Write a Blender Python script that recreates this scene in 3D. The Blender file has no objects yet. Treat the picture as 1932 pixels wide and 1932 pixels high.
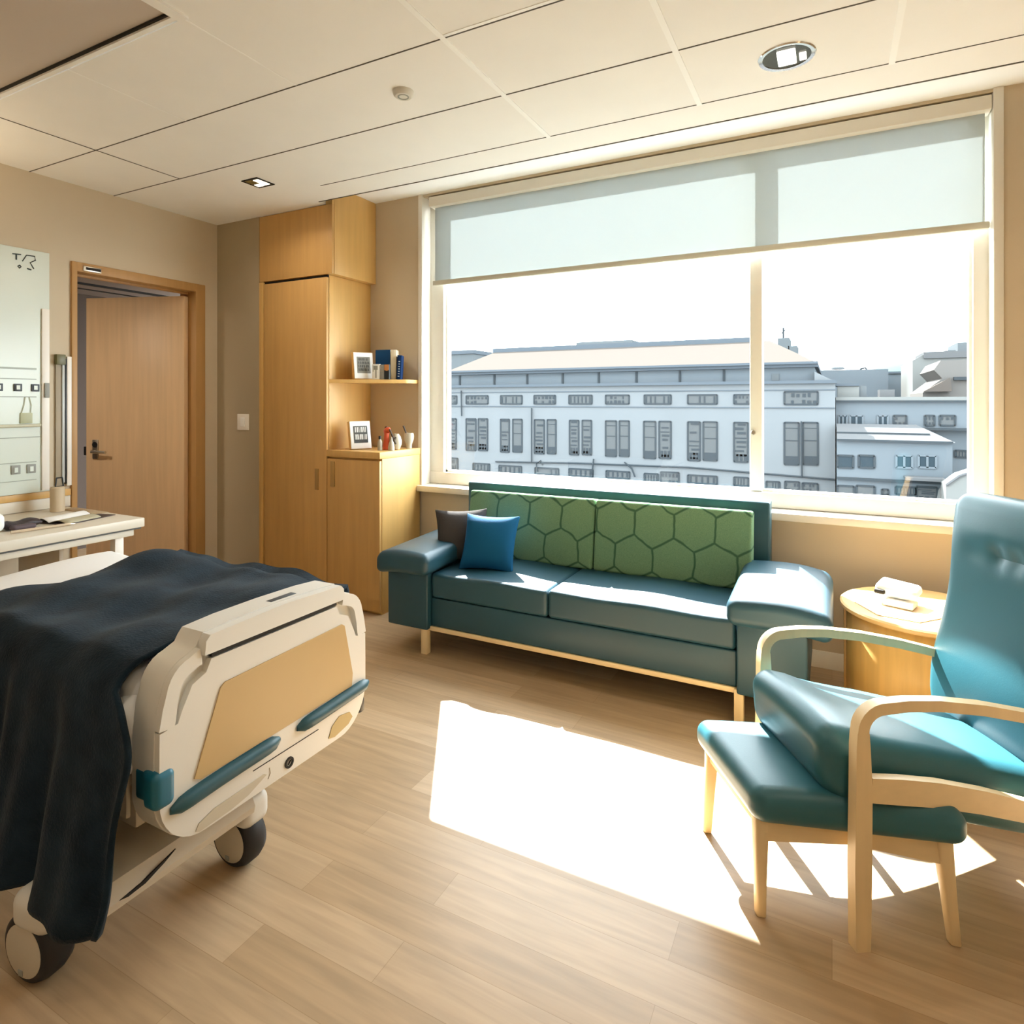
import bpy, bmesh, math, random
from mathutils import Vector, Matrix
random.seed(7)
PI = math.pi
sc = bpy.context.scene
COL = sc.collection

# ------------------------------------------------------------------ materials
def new_mat(name):
    m = bpy.data.materials.new(name); m.use_nodes = True
    nt = m.node_tree; b = nt.nodes['Principled BSDF']
    return m, nt, b

def mat(name, col, rough=.5, metal=0., var=0., vscale=6., bump=0., bscale=60., spec=.5, stretch=None, sheen=0., coat=0.):
    m, nt, b = new_mat(name)
    b.inputs['Base Color'].default_value = (*col, 1)
    b.inputs['Roughness'].default_value = rough
    b.inputs['Metallic'].default_value = metal
    b.inputs['Specular IOR Level'].default_value = spec
    if sheen: b.inputs['Sheen Weight'].default_value = sheen
    if coat: b.inputs['Coat Weight'].default_value = coat; b.inputs['Coat Roughness'].default_value = .38
    if var or bump:
        tc = nt.nodes.new('ShaderNodeTexCoord'); mp = nt.nodes.new('ShaderNodeMapping')
        nt.links.new(tc.outputs['Object'], mp.inputs[0])
        if stretch: mp.inputs['Scale'].default_value = stretch
    if var:
        n = nt.nodes.new('ShaderNodeTexNoise'); n.inputs['Scale'].default_value = vscale; n.inputs['Detail'].default_value = 5
        nt.links.new(mp.outputs[0], n.inputs['Vector'])
        r = nt.nodes.new('ShaderNodeMapRange')
        r.inputs[1].default_value = .3; r.inputs[2].default_value = .7
        r.inputs[3].default_value = 1 - var; r.inputs[4].default_value = 1 + var
        nt.links.new(n.outputs['Fac'], r.inputs[0])
        h = nt.nodes.new('ShaderNodeHueSaturation'); h.inputs['Color'].default_value = (*col, 1)
        nt.links.new(r.outputs[0], h.inputs['Value']); nt.links.new(h.outputs[0], b.inputs['Base Color'])
    if bump:
        n = nt.nodes.new('ShaderNodeTexNoise'); n.inputs['Scale'].default_value = bscale; n.inputs['Detail'].default_value = 3
        nt.links.new(mp.outputs[0], n.inputs['Vector'])
        bp = nt.nodes.new('ShaderNodeBump'); bp.inputs['Strength'].default_value = bump; bp.inputs['Distance'].default_value = .004
        nt.links.new(n.outputs['Fac'], bp.inputs['Height']); nt.links.new(bp.outputs[0], b.inputs['Normal'])
    return m

def wood(name, col, rough=.4, axis=2, var=.12, spec=.4):
    st = [14., 14., 14.]; st[axis] = .9
    return mat(name, col, rough, var=var, vscale=2.2, stretch=st, spec=spec)

def emit(name, col, s):
    m, nt, b = new_mat(name)
    b.inputs['Emission Color'].default_value = (*col, 1); b.inputs['Emission Strength'].default_value = s
    b.inputs['Base Color'].default_value = (*col, 1)
    return m

def floor_mat():
    m, nt, b = new_mat('oak_planks'); N = nt.nodes; L = nt.links
    tc = N.new('ShaderNodeTexCoord')
    br = N.new('ShaderNodeTexBrick'); br.offset = .37; br.offset_frequency = 2
    br.inputs['Scale'].default_value = 1; br.inputs['Brick Width'].default_value = .95; br.inputs['Row Height'].default_value = .125
    br.inputs['Mortar Size'].default_value = .0007; br.inputs['Mortar Smooth'].default_value = .2; br.inputs['Bias'].default_value = 0
    br.inputs['Color1'].default_value = (.395, .265, .145, 1); br.inputs['Color2'].default_value = (.525, .375, .232, 1)
    br.inputs['Mortar'].default_value = (.33, .215, .11, 1)
    L.new(tc.outputs['Object'], br.inputs['Vector'])
    mp = N.new('ShaderNodeMapping'); mp.inputs['Scale'].default_value = (1.3, 17, 1)
    L.new(tc.outputs['Object'], mp.inputs[0])
    n = N.new('ShaderNodeTexNoise'); n.inputs['Scale'].default_value = 2.4; n.inputs['Detail'].default_value = 6; n.inputs['Distortion'].default_value = .5
    L.new(mp.outputs[0], n.inputs['Vector'])
    r = N.new('ShaderNodeMapRange'); r.inputs[1].default_value = .3; r.inputs[2].default_value = .7; r.inputs[3].default_value = .86; r.inputs[4].default_value = 1.1
    L.new(n.outputs['Fac'], r.inputs[0])
    h = N.new('ShaderNodeHueSaturation'); L.new(br.outputs['Color'], h.inputs['Color']); L.new(r.outputs[0], h.inputs['Value'])
    L.new(h.outputs[0], b.inputs['Base Color'])
    b.inputs['Roughness'].default_value = .38; b.inputs['Specular IOR Level'].default_value = .45
    return m

def hex_mat():
    """woven green cloth with darker rounded hexagon outlines"""
    m, nt, b = new_mat('green_hexagon_fabric'); N = nt.nodes; L = nt.links
    tc = N.new('ShaderNodeTexCoord'); sp = N.new('ShaderNodeSeparateXYZ'); L.new(tc.outputs['Object'], sp.inputs[0])
    S = .205                                            # hexagon pitch
    def M(op, a, bb=None, c=None):
        x = N.new('ShaderNodeMath'); x.operation = op
        for i, v in enumerate((a, bb, c)):
            if v is None: continue
            if isinstance(v, (int, float)): x.inputs[i].default_value = v
            else: L.new(v, x.inputs[i])
        return x.outputs[0]
    nz = N.new('ShaderNodeTexNoise'); nz.inputs['Scale'].default_value = 7; L.new(tc.outputs['Object'], nz.inputs['Vector'])
    wob = M('MULTIPLY', M('SUBTRACT', nz.outputs['Fac'], .5), .22)
    px = M('ADD', M('DIVIDE', sp.outputs[0], S), wob); py = M('ADD', M('DIVIDE', sp.outputs[2], S), wob)
    R3 = math.sqrt(3)
    def cell(ox, oy):
        ax = M('SUBTRACT', M('FLOORED_MODULO', M('ADD', px, ox), 1.), .5)
        ay = M('SUBTRACT', M('FLOORED_MODULO', M('ADD', py, oy), R3), R3 / 2)
        ax = M('ABSOLUTE', ax); ay = M('ABSOLUTE', ay)
        d = M('MAXIMUM', ax, M('ADD', M('MULTIPLY', ax, .5), M('MULTIPLY', ay, R3 / 2)))
        return d
    d = M('MINIMUM', cell(0, 0), cell(.5, R3 / 2))
    r = N.new('ShaderNodeMapRange'); r.interpolation_type = 'SMOOTHSTEP'
    r.inputs[1].default_value = .455; r.inputs[2].default_value = .492; r.inputs[3].default_value = 0; r.inputs[4].default_value = 1
    L.new(d, r.inputs[0])
    w = N.new('ShaderNodeTexNoise'); w.inputs['Scale'].default_value = 260; w.inputs['Detail'].default_value = 2
    L.new(tc.outputs['Object'], w.inputs['Vector'])
    mixn = N.new('ShaderNodeMix'); mixn.data_type = 'RGBA'
    mixn.inputs[6].default_value = (.105, .215, .115, 1); mixn.inputs[7].default_value = (.245, .385, .215, 1)
    L.new(w.outputs['Fac'], mixn.inputs[0])
    mx = N.new('ShaderNodeMix'); mx.data_type = 'RGBA'
    L.new(r.outputs[0], mx.inputs[0]); L.new(mixn.outputs[2], mx.inputs[6]); mx.inputs[7].default_value = (.055, .125, .07, 1)
    L.new(mx.outputs[2], b.inputs['Base Color'])
    b.inputs['Roughness'].default_value = .9; b.inputs['Specular IOR Level'].default_value = .15
    bp = N.new('ShaderNodeBump'); bp.inputs['Strength'].default_value = .25; bp.inputs['Distance'].default_value = .003
    L.new(w.outputs['Fac'], bp.inputs['Height']); L.new(bp.outputs[0], b.inputs['Normal'])
    return m

def glass_mat():
    m, nt, b = new_mat('window_glass'); N = nt.nodes; L = nt.links
    N.remove(b)
    t = N.new('ShaderNodeBsdfTransparent'); t.inputs[0].default_value = (.97, .985, .98, 1)
    g = N.new('ShaderNodeBsdfGlossy'); g.inputs['Roughness'].default_value = .02
    mx = N.new('ShaderNodeMixShader'); mx.inputs[0].default_value = .03
    L.new(t.outputs[0], mx.inputs[1]); L.new(g.outputs[0], mx.inputs[2])
    L.new(mx.outputs[0], N['Material Output'].inputs[0])
    return m

def blind_mat():
    m, nt, b = new_mat('blind_mesh_fabric'); N = nt.nodes; L = nt.links
    N.remove(b)
    t = N.new('ShaderNodeBsdfTransparent'); t.inputs[0].default_value = (.92, .97, 1, 1)
    d = N.new('ShaderNodeBsdfDiffuse'); d.inputs[0].default_value = (.42, .46, .46, 1)
    tl = N.new('ShaderNodeBsdfTranslucent'); tl.inputs[0].default_value = (.148, .157, .159, 1)
    a = N.new('ShaderNodeAddShader'); L.new(d.outputs[0], a.inputs[0]); L.new(tl.outputs[0], a.inputs[1])
    mx = N.new('ShaderNodeMixShader'); mx.inputs[0].default_value = .035
    L.new(a.outputs[0], mx.inputs[1]); L.new(t.outputs[0], mx.inputs[2])
    L.new(mx.outputs[0], N['Material Output'].inputs[0])
    return m

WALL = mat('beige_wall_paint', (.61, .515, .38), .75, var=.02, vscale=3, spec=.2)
CEIL = mat('ceiling_tile', (.88, .87, .845), .85, spec=.15, var=.015, vscale=4)
CEILJ = mat('ceiling_joint', (.10, .09, .075), .8)
CEILT = mat('ceiling_tee_bar', (.93, .93, .91), .5)
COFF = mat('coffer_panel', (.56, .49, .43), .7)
CREAM = mat('cream_window_paint', (.80, .755, .67), .45)
WHITEP = mat('white_paint', (.86, .82, .75), .4)
FLOOR = floor_mat()
MAPLE = wood('maple_veneer', (.66, .40, .135), .42, 2, .05)
MAPLED = wood('maple_door_veneer', (.60, .35, .12), .42, 2, .06)
DOORW = wood('door_veneer', (.70, .49, .29), .42, 2, .06)
FRAMEW = wood('door_frame_wood', (.46, .26, .095), .45, 2, .06)
DARK = mat('dark_gap', (.012, .010, .008), .8)
BLACK = mat('black_plastic', (.012, .013, .015), .4)
RUBBER = mat('black_rubber', (.012, .012, .014), .55)
METAL = mat('brushed_metal', (.55, .50, .42), .35, 1.)
TEALS = mat('teal_vinyl', (.012, .058, .088), .45, var=.04, vscale=5, bump=.06, bscale=240, spec=.45, coat=.2)
TEALC = mat('turquoise_vinyl', (.026, .128, .165), .40, var=.04, vscale=4, bump=.05, bscale=240, spec=.45, coat=.2)
TEALD = mat('dark_teal_vinyl', (.02, .085, .115), .4, bump=.05, bscale=240)
GREEN = hex_mat()
BLUEP = mat('blue_cushion_cotton', (.004, .085, .20), .8, bump=.2, bscale=200, spec=.2)
GREYP = mat('grey_cushion_cotton', (.055, .05, .048), .9, bump=.2, bscale=200, spec=.1)
BEECH = wood('pale_beech', (.78, .60, .34), .38, 2, .05)
BEECHX = wood('pale_beech_rail', (.78, .60, .34), .38, 0, .05)
TABLEW = wood('table_beech', (.66, .42, .17), .35, 0, .06)
BEDW = mat('bed_plastic', (.70, .68, .625), .38, spec=.5)
BEDG = mat('bed_recess_plastic', (.52, .47, .37), .45)
BEDF = mat('bed_base_plastic', (.55, .49, .39), .5)
TANP = mat('tan_laminate', (.50, .345, .155), .4, var=.03, vscale=3)
BUMPR = mat('teal_bumper_rubber', (.014, .075, .10), .45)
BUMPB = mat('blue_bumper_plastic', (.008, .12, .19), .4)
SHEET = mat('white_sheet', (.86, .86, .85), .8, bump=.15, bscale=40)
BLANK = mat('navy_wool', (.010, .020, .030), .95, var=.35, vscale=14, bump=.55, bscale=160, spec=.1, sheen=.06)
DESKM = mat('desk_laminate', (.70, .64, .53), .4)
DESKS = mat('desk_shadow_gap', (.10, .105, .10), .6)
GLASSP = glass_mat()
BLINDM = blind_mat()
BLINDB = mat('blind_bar', (.60, .57, .47), .5)
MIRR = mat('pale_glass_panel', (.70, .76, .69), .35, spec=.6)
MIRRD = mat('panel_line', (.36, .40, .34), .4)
OUTL = mat('dark_outlet', (.05, .06, .07), .5)
OUTG = mat('grey_outlet', (.30, .31, .28), .5)
INK = mat('ink', (.03, .05, .05), .6)
PAPER = mat('white_paper', (.88, .88, .86), .7)
CREAMC = mat('cream_ceramic', (.46, .40, .30), .35)
CHROME = mat('chrome', (.8, .8, .8), .12, 1.)
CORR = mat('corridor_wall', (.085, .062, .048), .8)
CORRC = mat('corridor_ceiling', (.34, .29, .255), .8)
# outside
FACADE = mat('pale_render', (0.088, 0.095, 0.100), .9, var=.035, vscale=.4, spec=0)
FACADE2 = mat('blue_grey_render', (0.069, 0.080, 0.089), .9, var=.03, vscale=.4, spec=0)
FACADE3 = mat('cream_render', (0.094, 0.097, 0.094), .9, spec=0)
ROOFP = mat('pink_roof_tile', (0.055, 0.048, 0.043), .9, spec=0)
ROOFG = mat('grey_roof_edge', (0.048, 0.057, 0.066), .8, spec=0)
ROOFW = mat('white_metal_roof', (0.059, 0.061, 0.063), .6, spec=0)
STONE = mat('window_shade_grey', (0.060, 0.067, 0.071), .8, spec=0)
WINL = mat('window_blind_grey', (0.051, 0.055, 0.057), .7, spec=0)
WIND = mat('window_dark_glass', (0.018, 0.026, 0.032), .5, spec=0)
LINE = mat('facade_line', (0.025, 0.030, 0.034), .9, spec=0)
GROUND = mat('street', (0.036, 0.036, 0.036), .9, spec=0)

# ------------------------------------------------------------------ geometry helpers
class MB:
    def __init__(s): s.bm = bmesh.new(); s.mi = 0
    def _tag(s, faces):
        for f in faces: f.material_index = s.mi
    def box(s, x0, x1, y0, y1, z0, z1, bev=0., seg=2):
        t = bmesh.new()
        bmesh.ops.create_cube(t, size=1)
        for v in t.verts:
            v.co = Vector(((x0 + x1) / 2 + v.co.x * (x1 - x0), (y0 + y1) / 2 + v.co.y * (y1 - y0), (z0 + z1) / 2 + v.co.z * (z1 - z0)))
        if bev: bmesh.ops.bevel(t, geom=t.edges[:], offset=bev, segments=seg, profile=.5, affect='EDGES')
        return s.add(t)
    def add(s, t):
        vm = {}
        for v in t.verts: vm[v] = s.bm.verts.new(v.co)
        for f in t.faces:
            try:
                nf = s.bm.faces.new([vm[v] for v in f.verts]); nf.material_index = s.mi
            except ValueError: pass
        t.free(); return s
    def rbox(s, hx, hy, hz, r, f=None, n=6, k=4):
        """rounded box of half sizes, with an optional deform function"""
        def axis(h):
            rr = min(r, h * .999)
            c = [-h + rr * (1 - math.cos(i / k * PI / 2)) * 1.0 for i in range(k)]
            inner = [-(h - rr) + 2 * (h - rr) * i / n for i in range(n + 1)]
            return [*[-h + rr * i / k for i in range(k)], *inner, *[h - rr * (k - 1 - i) / k for i in range(k)]]
        A = [axis(hx), axis(hy), axis(hz)]; H = (hx, hy, hz)
        t = bmesh.new(); cache = {}
        def vert(p):
            key = tuple(round(c, 6) for c in p)
            if key in cache: return cache[key]
            q = [max(-(h - min(r, h)), min(h - min(r, h), c)) for c, h in zip(p, H)]
            d = Vector([a - b for a, b in zip(p, q)])
            # spread the cube corner evenly over the round
            w = Vector(q)
            if d.length > 1e-9:
                dd = Vector([math.tan(min(1, abs(c) / r) * PI / 4) * (1 if c >= 0 else -1) for c in d])
                w = Vector(q) + dd.normalized() * r
            if f: w = f(w)
            v = t.verts.new(w); cache[key] = v; return v
        for ax in range(3):
            b, c = [i for i in range(3) if i != ax]
            for sgn in (-1, 1):
                for i in range(len(A[b]) - 1):
                    for j in range(len(A[c]) - 1):
                        ps = []
                        for (ii, jj) in ((i, j), (i + 1, j), (i + 1, j + 1), (i, j + 1)):
                            p = [0, 0, 0]; p[ax] = sgn * H[ax]; p[b] = A[b][ii]; p[c] = A[c][jj]; ps.append(p)
                        try: t.faces.new([vert(p) for p in ps])
                        except ValueError: pass
        return s.add(t)
    def prism(s, pts, mapf, d0, d1, bev=0., seg=2):
        """2-D outline pushed from d0 to d1; mapf(a, b, d) -> point"""
        t = bmesh.new()
        A = [t.verts.new(mapf(a, b, d0)) for a, b in pts]; B = [t.verts.new(mapf(a, b, d1)) for a, b in pts]
        n = len(pts)
        t.faces.new(A); t.faces.new(B[::-1])
        for i in range(n): t.faces.new((A[i], B[i], B[(i + 1) % n], A[(i + 1) % n]))
        if bev:
            es = [e for e in t.edges if len(e.link_faces) == 2 and e.calc_face_angle(0) > .6]
            bmesh.ops.bevel(t, geom=es, offset=bev, segments=seg, profile=.5, affect='EDGES')
        return s.add(t)
    def tube(s, path, r, n=10, caps=True):
        t = bmesh.new(); P = [Vector(p) for p in path]; rings = []
        for i, p in enumerate(P):
            d = (P[min(i + 1, len(P) - 1)] - P[max(i - 1, 0)]).normalized()
            up = Vector((0, 0, 1)) if abs(d.z) < .9 else Vector((1, 0, 0))
            a = d.cross(up).normalized(); b = d.cross(a)
            rr = r[i] if isinstance(r, (list, tuple)) else r
            rings.append([t.verts.new(p + (a * math.cos(2 * PI * k / n) + b * math.sin(2 * PI * k / n)) * rr) for k in range(n)])
        for i in range(len(rings) - 1):
            for k in range(n): t.faces.new((rings[i][k], rings[i][(k + 1) % n], rings[i + 1][(k + 1) % n], rings[i + 1][k]))
        if caps: t.faces.new(rings[0][::-1]); t.faces.new(rings[-1])
        return s.add(t)
    def lathe(s, prof, c, n=32, axis='z', M=None, a0=0, a1=2 * PI):
        t = bmesh.new(); rings = []; full = abs(a1 - a0 - 2 * PI) < 1e-6
        m = n if full else n + 1
        for (r, h) in prof:
            ring = []
            for k in range(m):
                a = a0 + (a1 - a0) * k / n
                p = Vector((r * math.cos(a), r * math.sin(a), h))
                if axis == 'x': p = Vector((p.z, p.x, p.y))
                if axis == 'y': p = Vector((p.x, p.z, p.y))
                if M: p = M @ p
                ring.append(t.verts.new(p + Vector(c)))
            rings.append(ring)
        for i in range(len(rings) - 1):
            for k in range(n):
                q = (rings[i][k], rings[i][(k + 1) % m], rings[i + 1][(k + 1) % m], rings[i + 1][k])
                try: t.faces.new(q)
                except ValueError: pass
        bmesh.ops.remove_doubles(t, verts=t.verts[:], dist=1e-5)
        return s.add(t)
    def grid(s, rows):
        t = bmesh.new(); V = [[t.verts.new(p) for p in r] for r in rows]
        for i in range(len(V) - 1):
            for j in range(len(V[0]) - 1): t.faces.new((V[i][j], V[i][j + 1], V[i + 1][j + 1], V[i + 1][j]))
        return s.add(t)
    def quad(s, *p):
        t = bmesh.new(); t.faces.new([t.verts.new(q) for q in p]); return s.add(t)

def obj(name, mb, mats, parent=None, smooth=None, M=None, kind=None, label=None):
    bm = mb.bm
    if M is not None: bmesh.ops.transform(bm, matrix=M, verts=bm.verts[:])
    bmesh.ops.recalc_face_normals(bm, faces=bm.faces[:])
    me = bpy.data.meshes.new(name); bm.to_mesh(me); bm.free()
    for m in (mats if isinstance(mats, (list, tuple)) else [mats]): me.materials.append(m)
    o = bpy.data.objects.new(name, me); COL.objects.link(o)
    if smooth is None: smooth = 40
    if smooth:
        me.polygons.foreach_set('use_smooth', [True] * len(me.polygons))
        me.set_sharp_from_angle(angle=math.radians(smooth))
    if parent:
        o.parent = parent
        o.matrix_parent_inverse = Matrix.Translation(-parent.location) if parent.type == 'EMPTY' else Matrix()
    if kind: o['kind'] = kind
    if label: o['label'] = label
    return o
def thing(name, label, cat, loc=(0, 0, 0), group=None, kind=None):
    o = bpy.data.objects.new(name, None); COL.objects.link(o); o.location = loc; o.empty_display_size = .05
    o['label'] = label; o['category'] = cat
    if group: o['group'] = group
    if kind: o['kind'] = kind
    return o
def tag(o, label, cat, group=None, kind=None):
    o['label'] = label; o['category'] = cat
    if group: o['group'] = group
    if kind: o['kind'] = kind
    return o
def struct(name, mb, mats, label, cat, **k):
    return tag(obj(name, mb, mats, **k), label, cat, kind='structure')
def solid(o, t, off=0.):
    m = o.modifiers.new('thick', 'SOLIDIFY'); m.thickness = t; m.offset = off; return o
def arc(cx, cy, r, a0, a1, n=6):
    return [(cx + r * math.cos(math.radians(a0 + (a1 - a0) * i / n)), cy + r * math.sin(math.radians(a0 + (a1 - a0) * i / n))) for i in range(n + 1)]
XYd = lambda a, b, d: Vector((a, b, d))
YZx = lambda a, b, d: Vector((d, a, b))
XZy = lambda a, b, d: Vector((a, d, b))

# ------------------------------------------------------------------ room dimensions
YW, YF, YG = 3.51, 3.07, 3.65        # window wall, cabinet front wall, glass
XB = -4.05                           # wall with the door
ZC, ZR = 2.655, 2.775                # ceiling, raised strip by the window
WX0, WX1, WZ0, WZ1 = -2.513, .655, .775, 2.76
XR, YB = 2.3, -1.9                   # right wall, wall behind the viewer

# floor
struct('floor', MB().box(XB - .2, XR, YB, YW + .15, -.08, 0), FLOOR, 'pale oak plank floor of the room', 'floor')

# ceiling: main slab with joints; coffers cut at its front
cm = MB()
YE = 3.012
XCF, YCF = -1.985, 1.36              # corner of the left coffer
cm.box(XB, XR, YCF, YE, ZC, ZC + .14)
cm.box(XB, -2.98, YE, YF + .02, ZC, ZC + .14)
cm.box(XCF + .03, -1.72, YB, YCF, ZC, ZC + .14)
cm.box(-1.72, XR, YCF - .001, YCF, ZC, ZC + .14)
cm.box(-1.72, XR, YB, YCF - .12, ZC, ZC + .14) if False else None
cm.box(-.75, XR, YB, YCF, ZC, ZC + .14)
cm.box(-1.72, -.75, YB, .4, ZC, ZC + .14)
# joints
cm.mi = 1
for y, w in ((1.861, .005), (2.326, .0055)):
    cm.box(XB, XR, y - w / 2, y + w / 2, ZC - .002, ZC + .01)
cm.box(-2.75, XR, 2.79, 2.794, ZC - .002, ZC + .01)
cm.box(-2.98, XR, YE - .004, YE + .003, ZC - .003, ZC + .12)
cm.box(-3.4, -3.395, YCF, 2.326, ZC - .002, ZC + .01)
cm.mi = 2
for x in (-1.242, -.518, .205, .93):
    cm.box(x - .011, x + .011, YCF, 2.80, ZC - .003, ZC + .01)
for x in (-2.67, -1.965):
    cm.box(x - .003, x + .003, YCF, 1.861, ZC - .0012, ZC + .01)
for x in (-1.24,):
    cm.box(x, x + .5, 1.842, 1.856, ZC - .002, ZC + .01)
struct('ceiling', cm, [CEIL, CEILJ, CEILT], 'off-white tiled ceiling with dark joints', 'ceiling', smooth=0)
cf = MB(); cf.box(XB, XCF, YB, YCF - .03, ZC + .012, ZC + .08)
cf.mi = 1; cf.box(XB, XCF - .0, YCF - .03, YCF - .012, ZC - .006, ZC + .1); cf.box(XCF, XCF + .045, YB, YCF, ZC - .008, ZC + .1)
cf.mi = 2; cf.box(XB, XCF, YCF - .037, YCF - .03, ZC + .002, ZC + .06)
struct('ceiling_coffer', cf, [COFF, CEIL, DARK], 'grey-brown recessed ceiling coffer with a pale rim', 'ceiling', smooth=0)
cf = MB(); cf.box(-1.72, -.75, .4, YCF, ZC + .1, ZC + .14)
struct('ceiling_niche', cf, CEIL, 'pale shallow ceiling niche beside the coffer', 'ceiling', smooth=0)
cr = MB(); cr.box(-2.98, XR, YE + .001, YW + .15, ZR, ZR + .06)
struct('ceiling_strip', cr, CEIL, 'raised ceiling strip along the window wall', 'ceiling', smooth=0)

# walls
w = MB()
w.box(-3.6, WX0, YW, YW + .19, 0, ZR + .06); w.box(WX1, XR, YW, YW + .19, 0, ZR + .06)
w.box(WX0, WX1, YW, YW + .19, 0, WZ0 - .035); w.box(WX0, WX1, YW, YW + .19, WZ1, ZR + .06)
struct('wall_back', w, WALL, 'beige window wall', 'wall', smooth=0)
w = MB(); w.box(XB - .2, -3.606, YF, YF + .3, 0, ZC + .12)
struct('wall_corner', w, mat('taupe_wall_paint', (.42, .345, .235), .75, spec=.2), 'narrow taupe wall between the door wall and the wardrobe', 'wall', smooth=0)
DY0, DY1, DZ = 2.10, 2.92, 2.16
w = MB()
w.box(XB - .15, XB, YB, DY0, 0, ZC + .12); w.box(XB - .15, XB, DY1, YF, 0, ZC + .12); w.box(XB - .15, XB, DY0, DY1, DZ, ZC + .12)
struct('wall_left', w, WALL, 'beige wall with the wooden door', 'wall', smooth=0)
struct('wall_right', MB().box(XR, XR + .1, YB, YW + .19, 0, ZR + .06), WALL, 'beige right wall', 'wall', smooth=0)
struct('wall_front', MB().box(XB, XR, YB - .1, YB, 0, ZC + .14), WALL, 'beige wall facing the window', 'wall', smooth=0)
b = MB(); b.box(-2.5, XR, YW - .012, YW, 0, .085, .002)
struct('baseboard_back', b, WHITEP, 'white baseboard under the window', 'baseboard')
b = MB(); b.box(XB, XB + .012, YB, DY0 - .03, 0, .09, .002); b.box(XB, XB + .012, DY1 + .04, YF, 0, .09, .002)
struct('baseboard_left', b, WHITEP, 'white baseboard on the door wall', 'baseboard')
# corridor behind the door
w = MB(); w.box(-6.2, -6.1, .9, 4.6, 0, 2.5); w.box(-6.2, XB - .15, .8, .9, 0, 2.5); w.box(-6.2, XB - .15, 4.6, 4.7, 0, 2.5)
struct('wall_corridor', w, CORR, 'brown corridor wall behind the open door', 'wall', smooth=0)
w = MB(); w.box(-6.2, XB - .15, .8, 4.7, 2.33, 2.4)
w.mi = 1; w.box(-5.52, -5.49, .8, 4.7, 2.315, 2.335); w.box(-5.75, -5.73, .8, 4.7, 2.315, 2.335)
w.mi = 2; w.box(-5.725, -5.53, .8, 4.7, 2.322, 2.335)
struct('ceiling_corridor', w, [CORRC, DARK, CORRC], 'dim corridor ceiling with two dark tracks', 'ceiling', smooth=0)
struct('floor_corridor', MB().box(-6.2, XB - .2, .8, 4.7, -.08, 0), FLOOR, 'oak plank floor of the corridor', 'floor')
# trims at the window recess edges
struct('trim_1', MB().box(WX0 - .028, WX0 + .004, YW - .012, YW + .13, WZ0 - .02, ZR, .003), WHITEP, 'white vertical trim at the window edge nearest the shelves', 'trim')
struct('trim_2', MB().box(WX1 - .004, WX1 + .034, YW - .012, YW + .13, WZ0 - .02, ZR, .003), CREAM, 'cream vertical trim at the window edge behind the armchair', 'trim')

# ------------------------------------------------------------------ window
win = thing('window_1', 'wide two-pane window with a cream frame', 'window', (-.93, YW, WZ0), kind='structure')
f = MB()
GX0, GX1, GZ0, GZ1 = -2.398, .592, .858, 2.74
f.box(WX0, GX0, YG - .05, YG + .05, GZ0 - .09, WZ1, .004); f.box(GX1, WX1, YG - .05, YG + .05, GZ0 - .09, WZ1, .004)
f.box(WX0, WX1, YG - .055, YG + .05, GZ0 - .08, GZ0, .004); f.box(WX0, WX1, YG - .05, YG + .05, GZ1, WZ1, .004)
f.box(GX0, GX0 + .012, YG - .02, YG + .02, GZ0, GZ1); f.box(GX1 - .012, GX1, YG - .02, YG + .02, GZ0, GZ1)
f.box(GX0, GX1, YG - .02, YG + .02, GZ0, GZ0 + .012)
obj('window_frame', f, CREAM, win, kind='structure')
m_ = MB(); m_.box(-.400, -.336, YG - .045, YG + .045, GZ0, GZ1, .006)
mu = obj('mullion', m_, CREAM, win, kind='structure')
k_ = MB(); k_.lathe([(0, -.012), (.011, -.012), (.013, -.008), (.013, 0)], (-.38, YG - .047, 1.18), 16, 'y')
obj('window_latch', k_, METAL, mu, label='small round metal latch')
for x0, x1 in ((GX0 + .01, -.398), (-.338, GX1 - .01)):
    obj('window_pane', MB().box(x0, x1, YG - .003, YG + .003, GZ0 + .01, GZ1), GLASSP, win, kind='structure')
s = MB(); s.box(WX0 - .02, WX1 + .03, YW - .055, YG, WZ0 - .04, WZ0 + .0, .006)
obj('window_sill', s, CREAM, win, kind='structure')
# roller blind
bl = thing('roller_blind', 'translucent pale roller blind drawn over the top of the window', 'blind', (-.93, YW + .03, ZR - .02))
YBL = YW + .045
o = obj('blind_fabric', MB().box(WX0 + .075, WX1 - .026, YBL, YBL + .0012, 2.17, 2.70), BLINDM, bl)
obj('bottom_bar', MB().box(WX0 + .06, WX1 - .008, YBL - .012, YBL + .014, 2.148, 2.182, .006), BLINDB, bl, label='beige weighted bar along the hem')
obj('head_box', MB().box(WX0 + .05, WX1 - .006, YBL - .045, YBL + .05, 2.685, 2.752, .006), CREAM, bl)

# ------------------------------------------------------------------ door
dr = thing('door_1', 'light wooden door standing ajar in a wooden frame', 'door', (XB, 2.5, 0), kind='structure')
f = MB()
for y0, y1 in ((2.074, 2.106), (2.885, 2.961)):
    f.box(XB - .16, XB + .016, y0, y1, 0, 2.19, .004)
f.box(XB - .16, XB + .0155, 2.075, 2.96, 2.132, 2.19, .004)
f.box(XB - .09, XB - .07, 2.106, 2.885, 2.118, 2.132)
fr = obj('door_frame', f, FRAMEW, dr, kind='structure')
p = MB(); p.box(XB + .012, XB + .022, 2.135, 2.24, 2.142, 2.172, .002)
p2 = obj('closer_plate', p, METAL, fr, label='metal closer plate')
p = MB(); p.box(XB + .021, XB + .024, 2.15, 2.235, 2.15, 2.166); obj('plate_slot', p, DARK, p2)
hx, hy = -4.115, 2.882; ex, ey = -4.840, 2.618
ang = math.atan2(ey - hy, ex - hx); LW = math.hypot(ex - hx, ey - hy)
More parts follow.
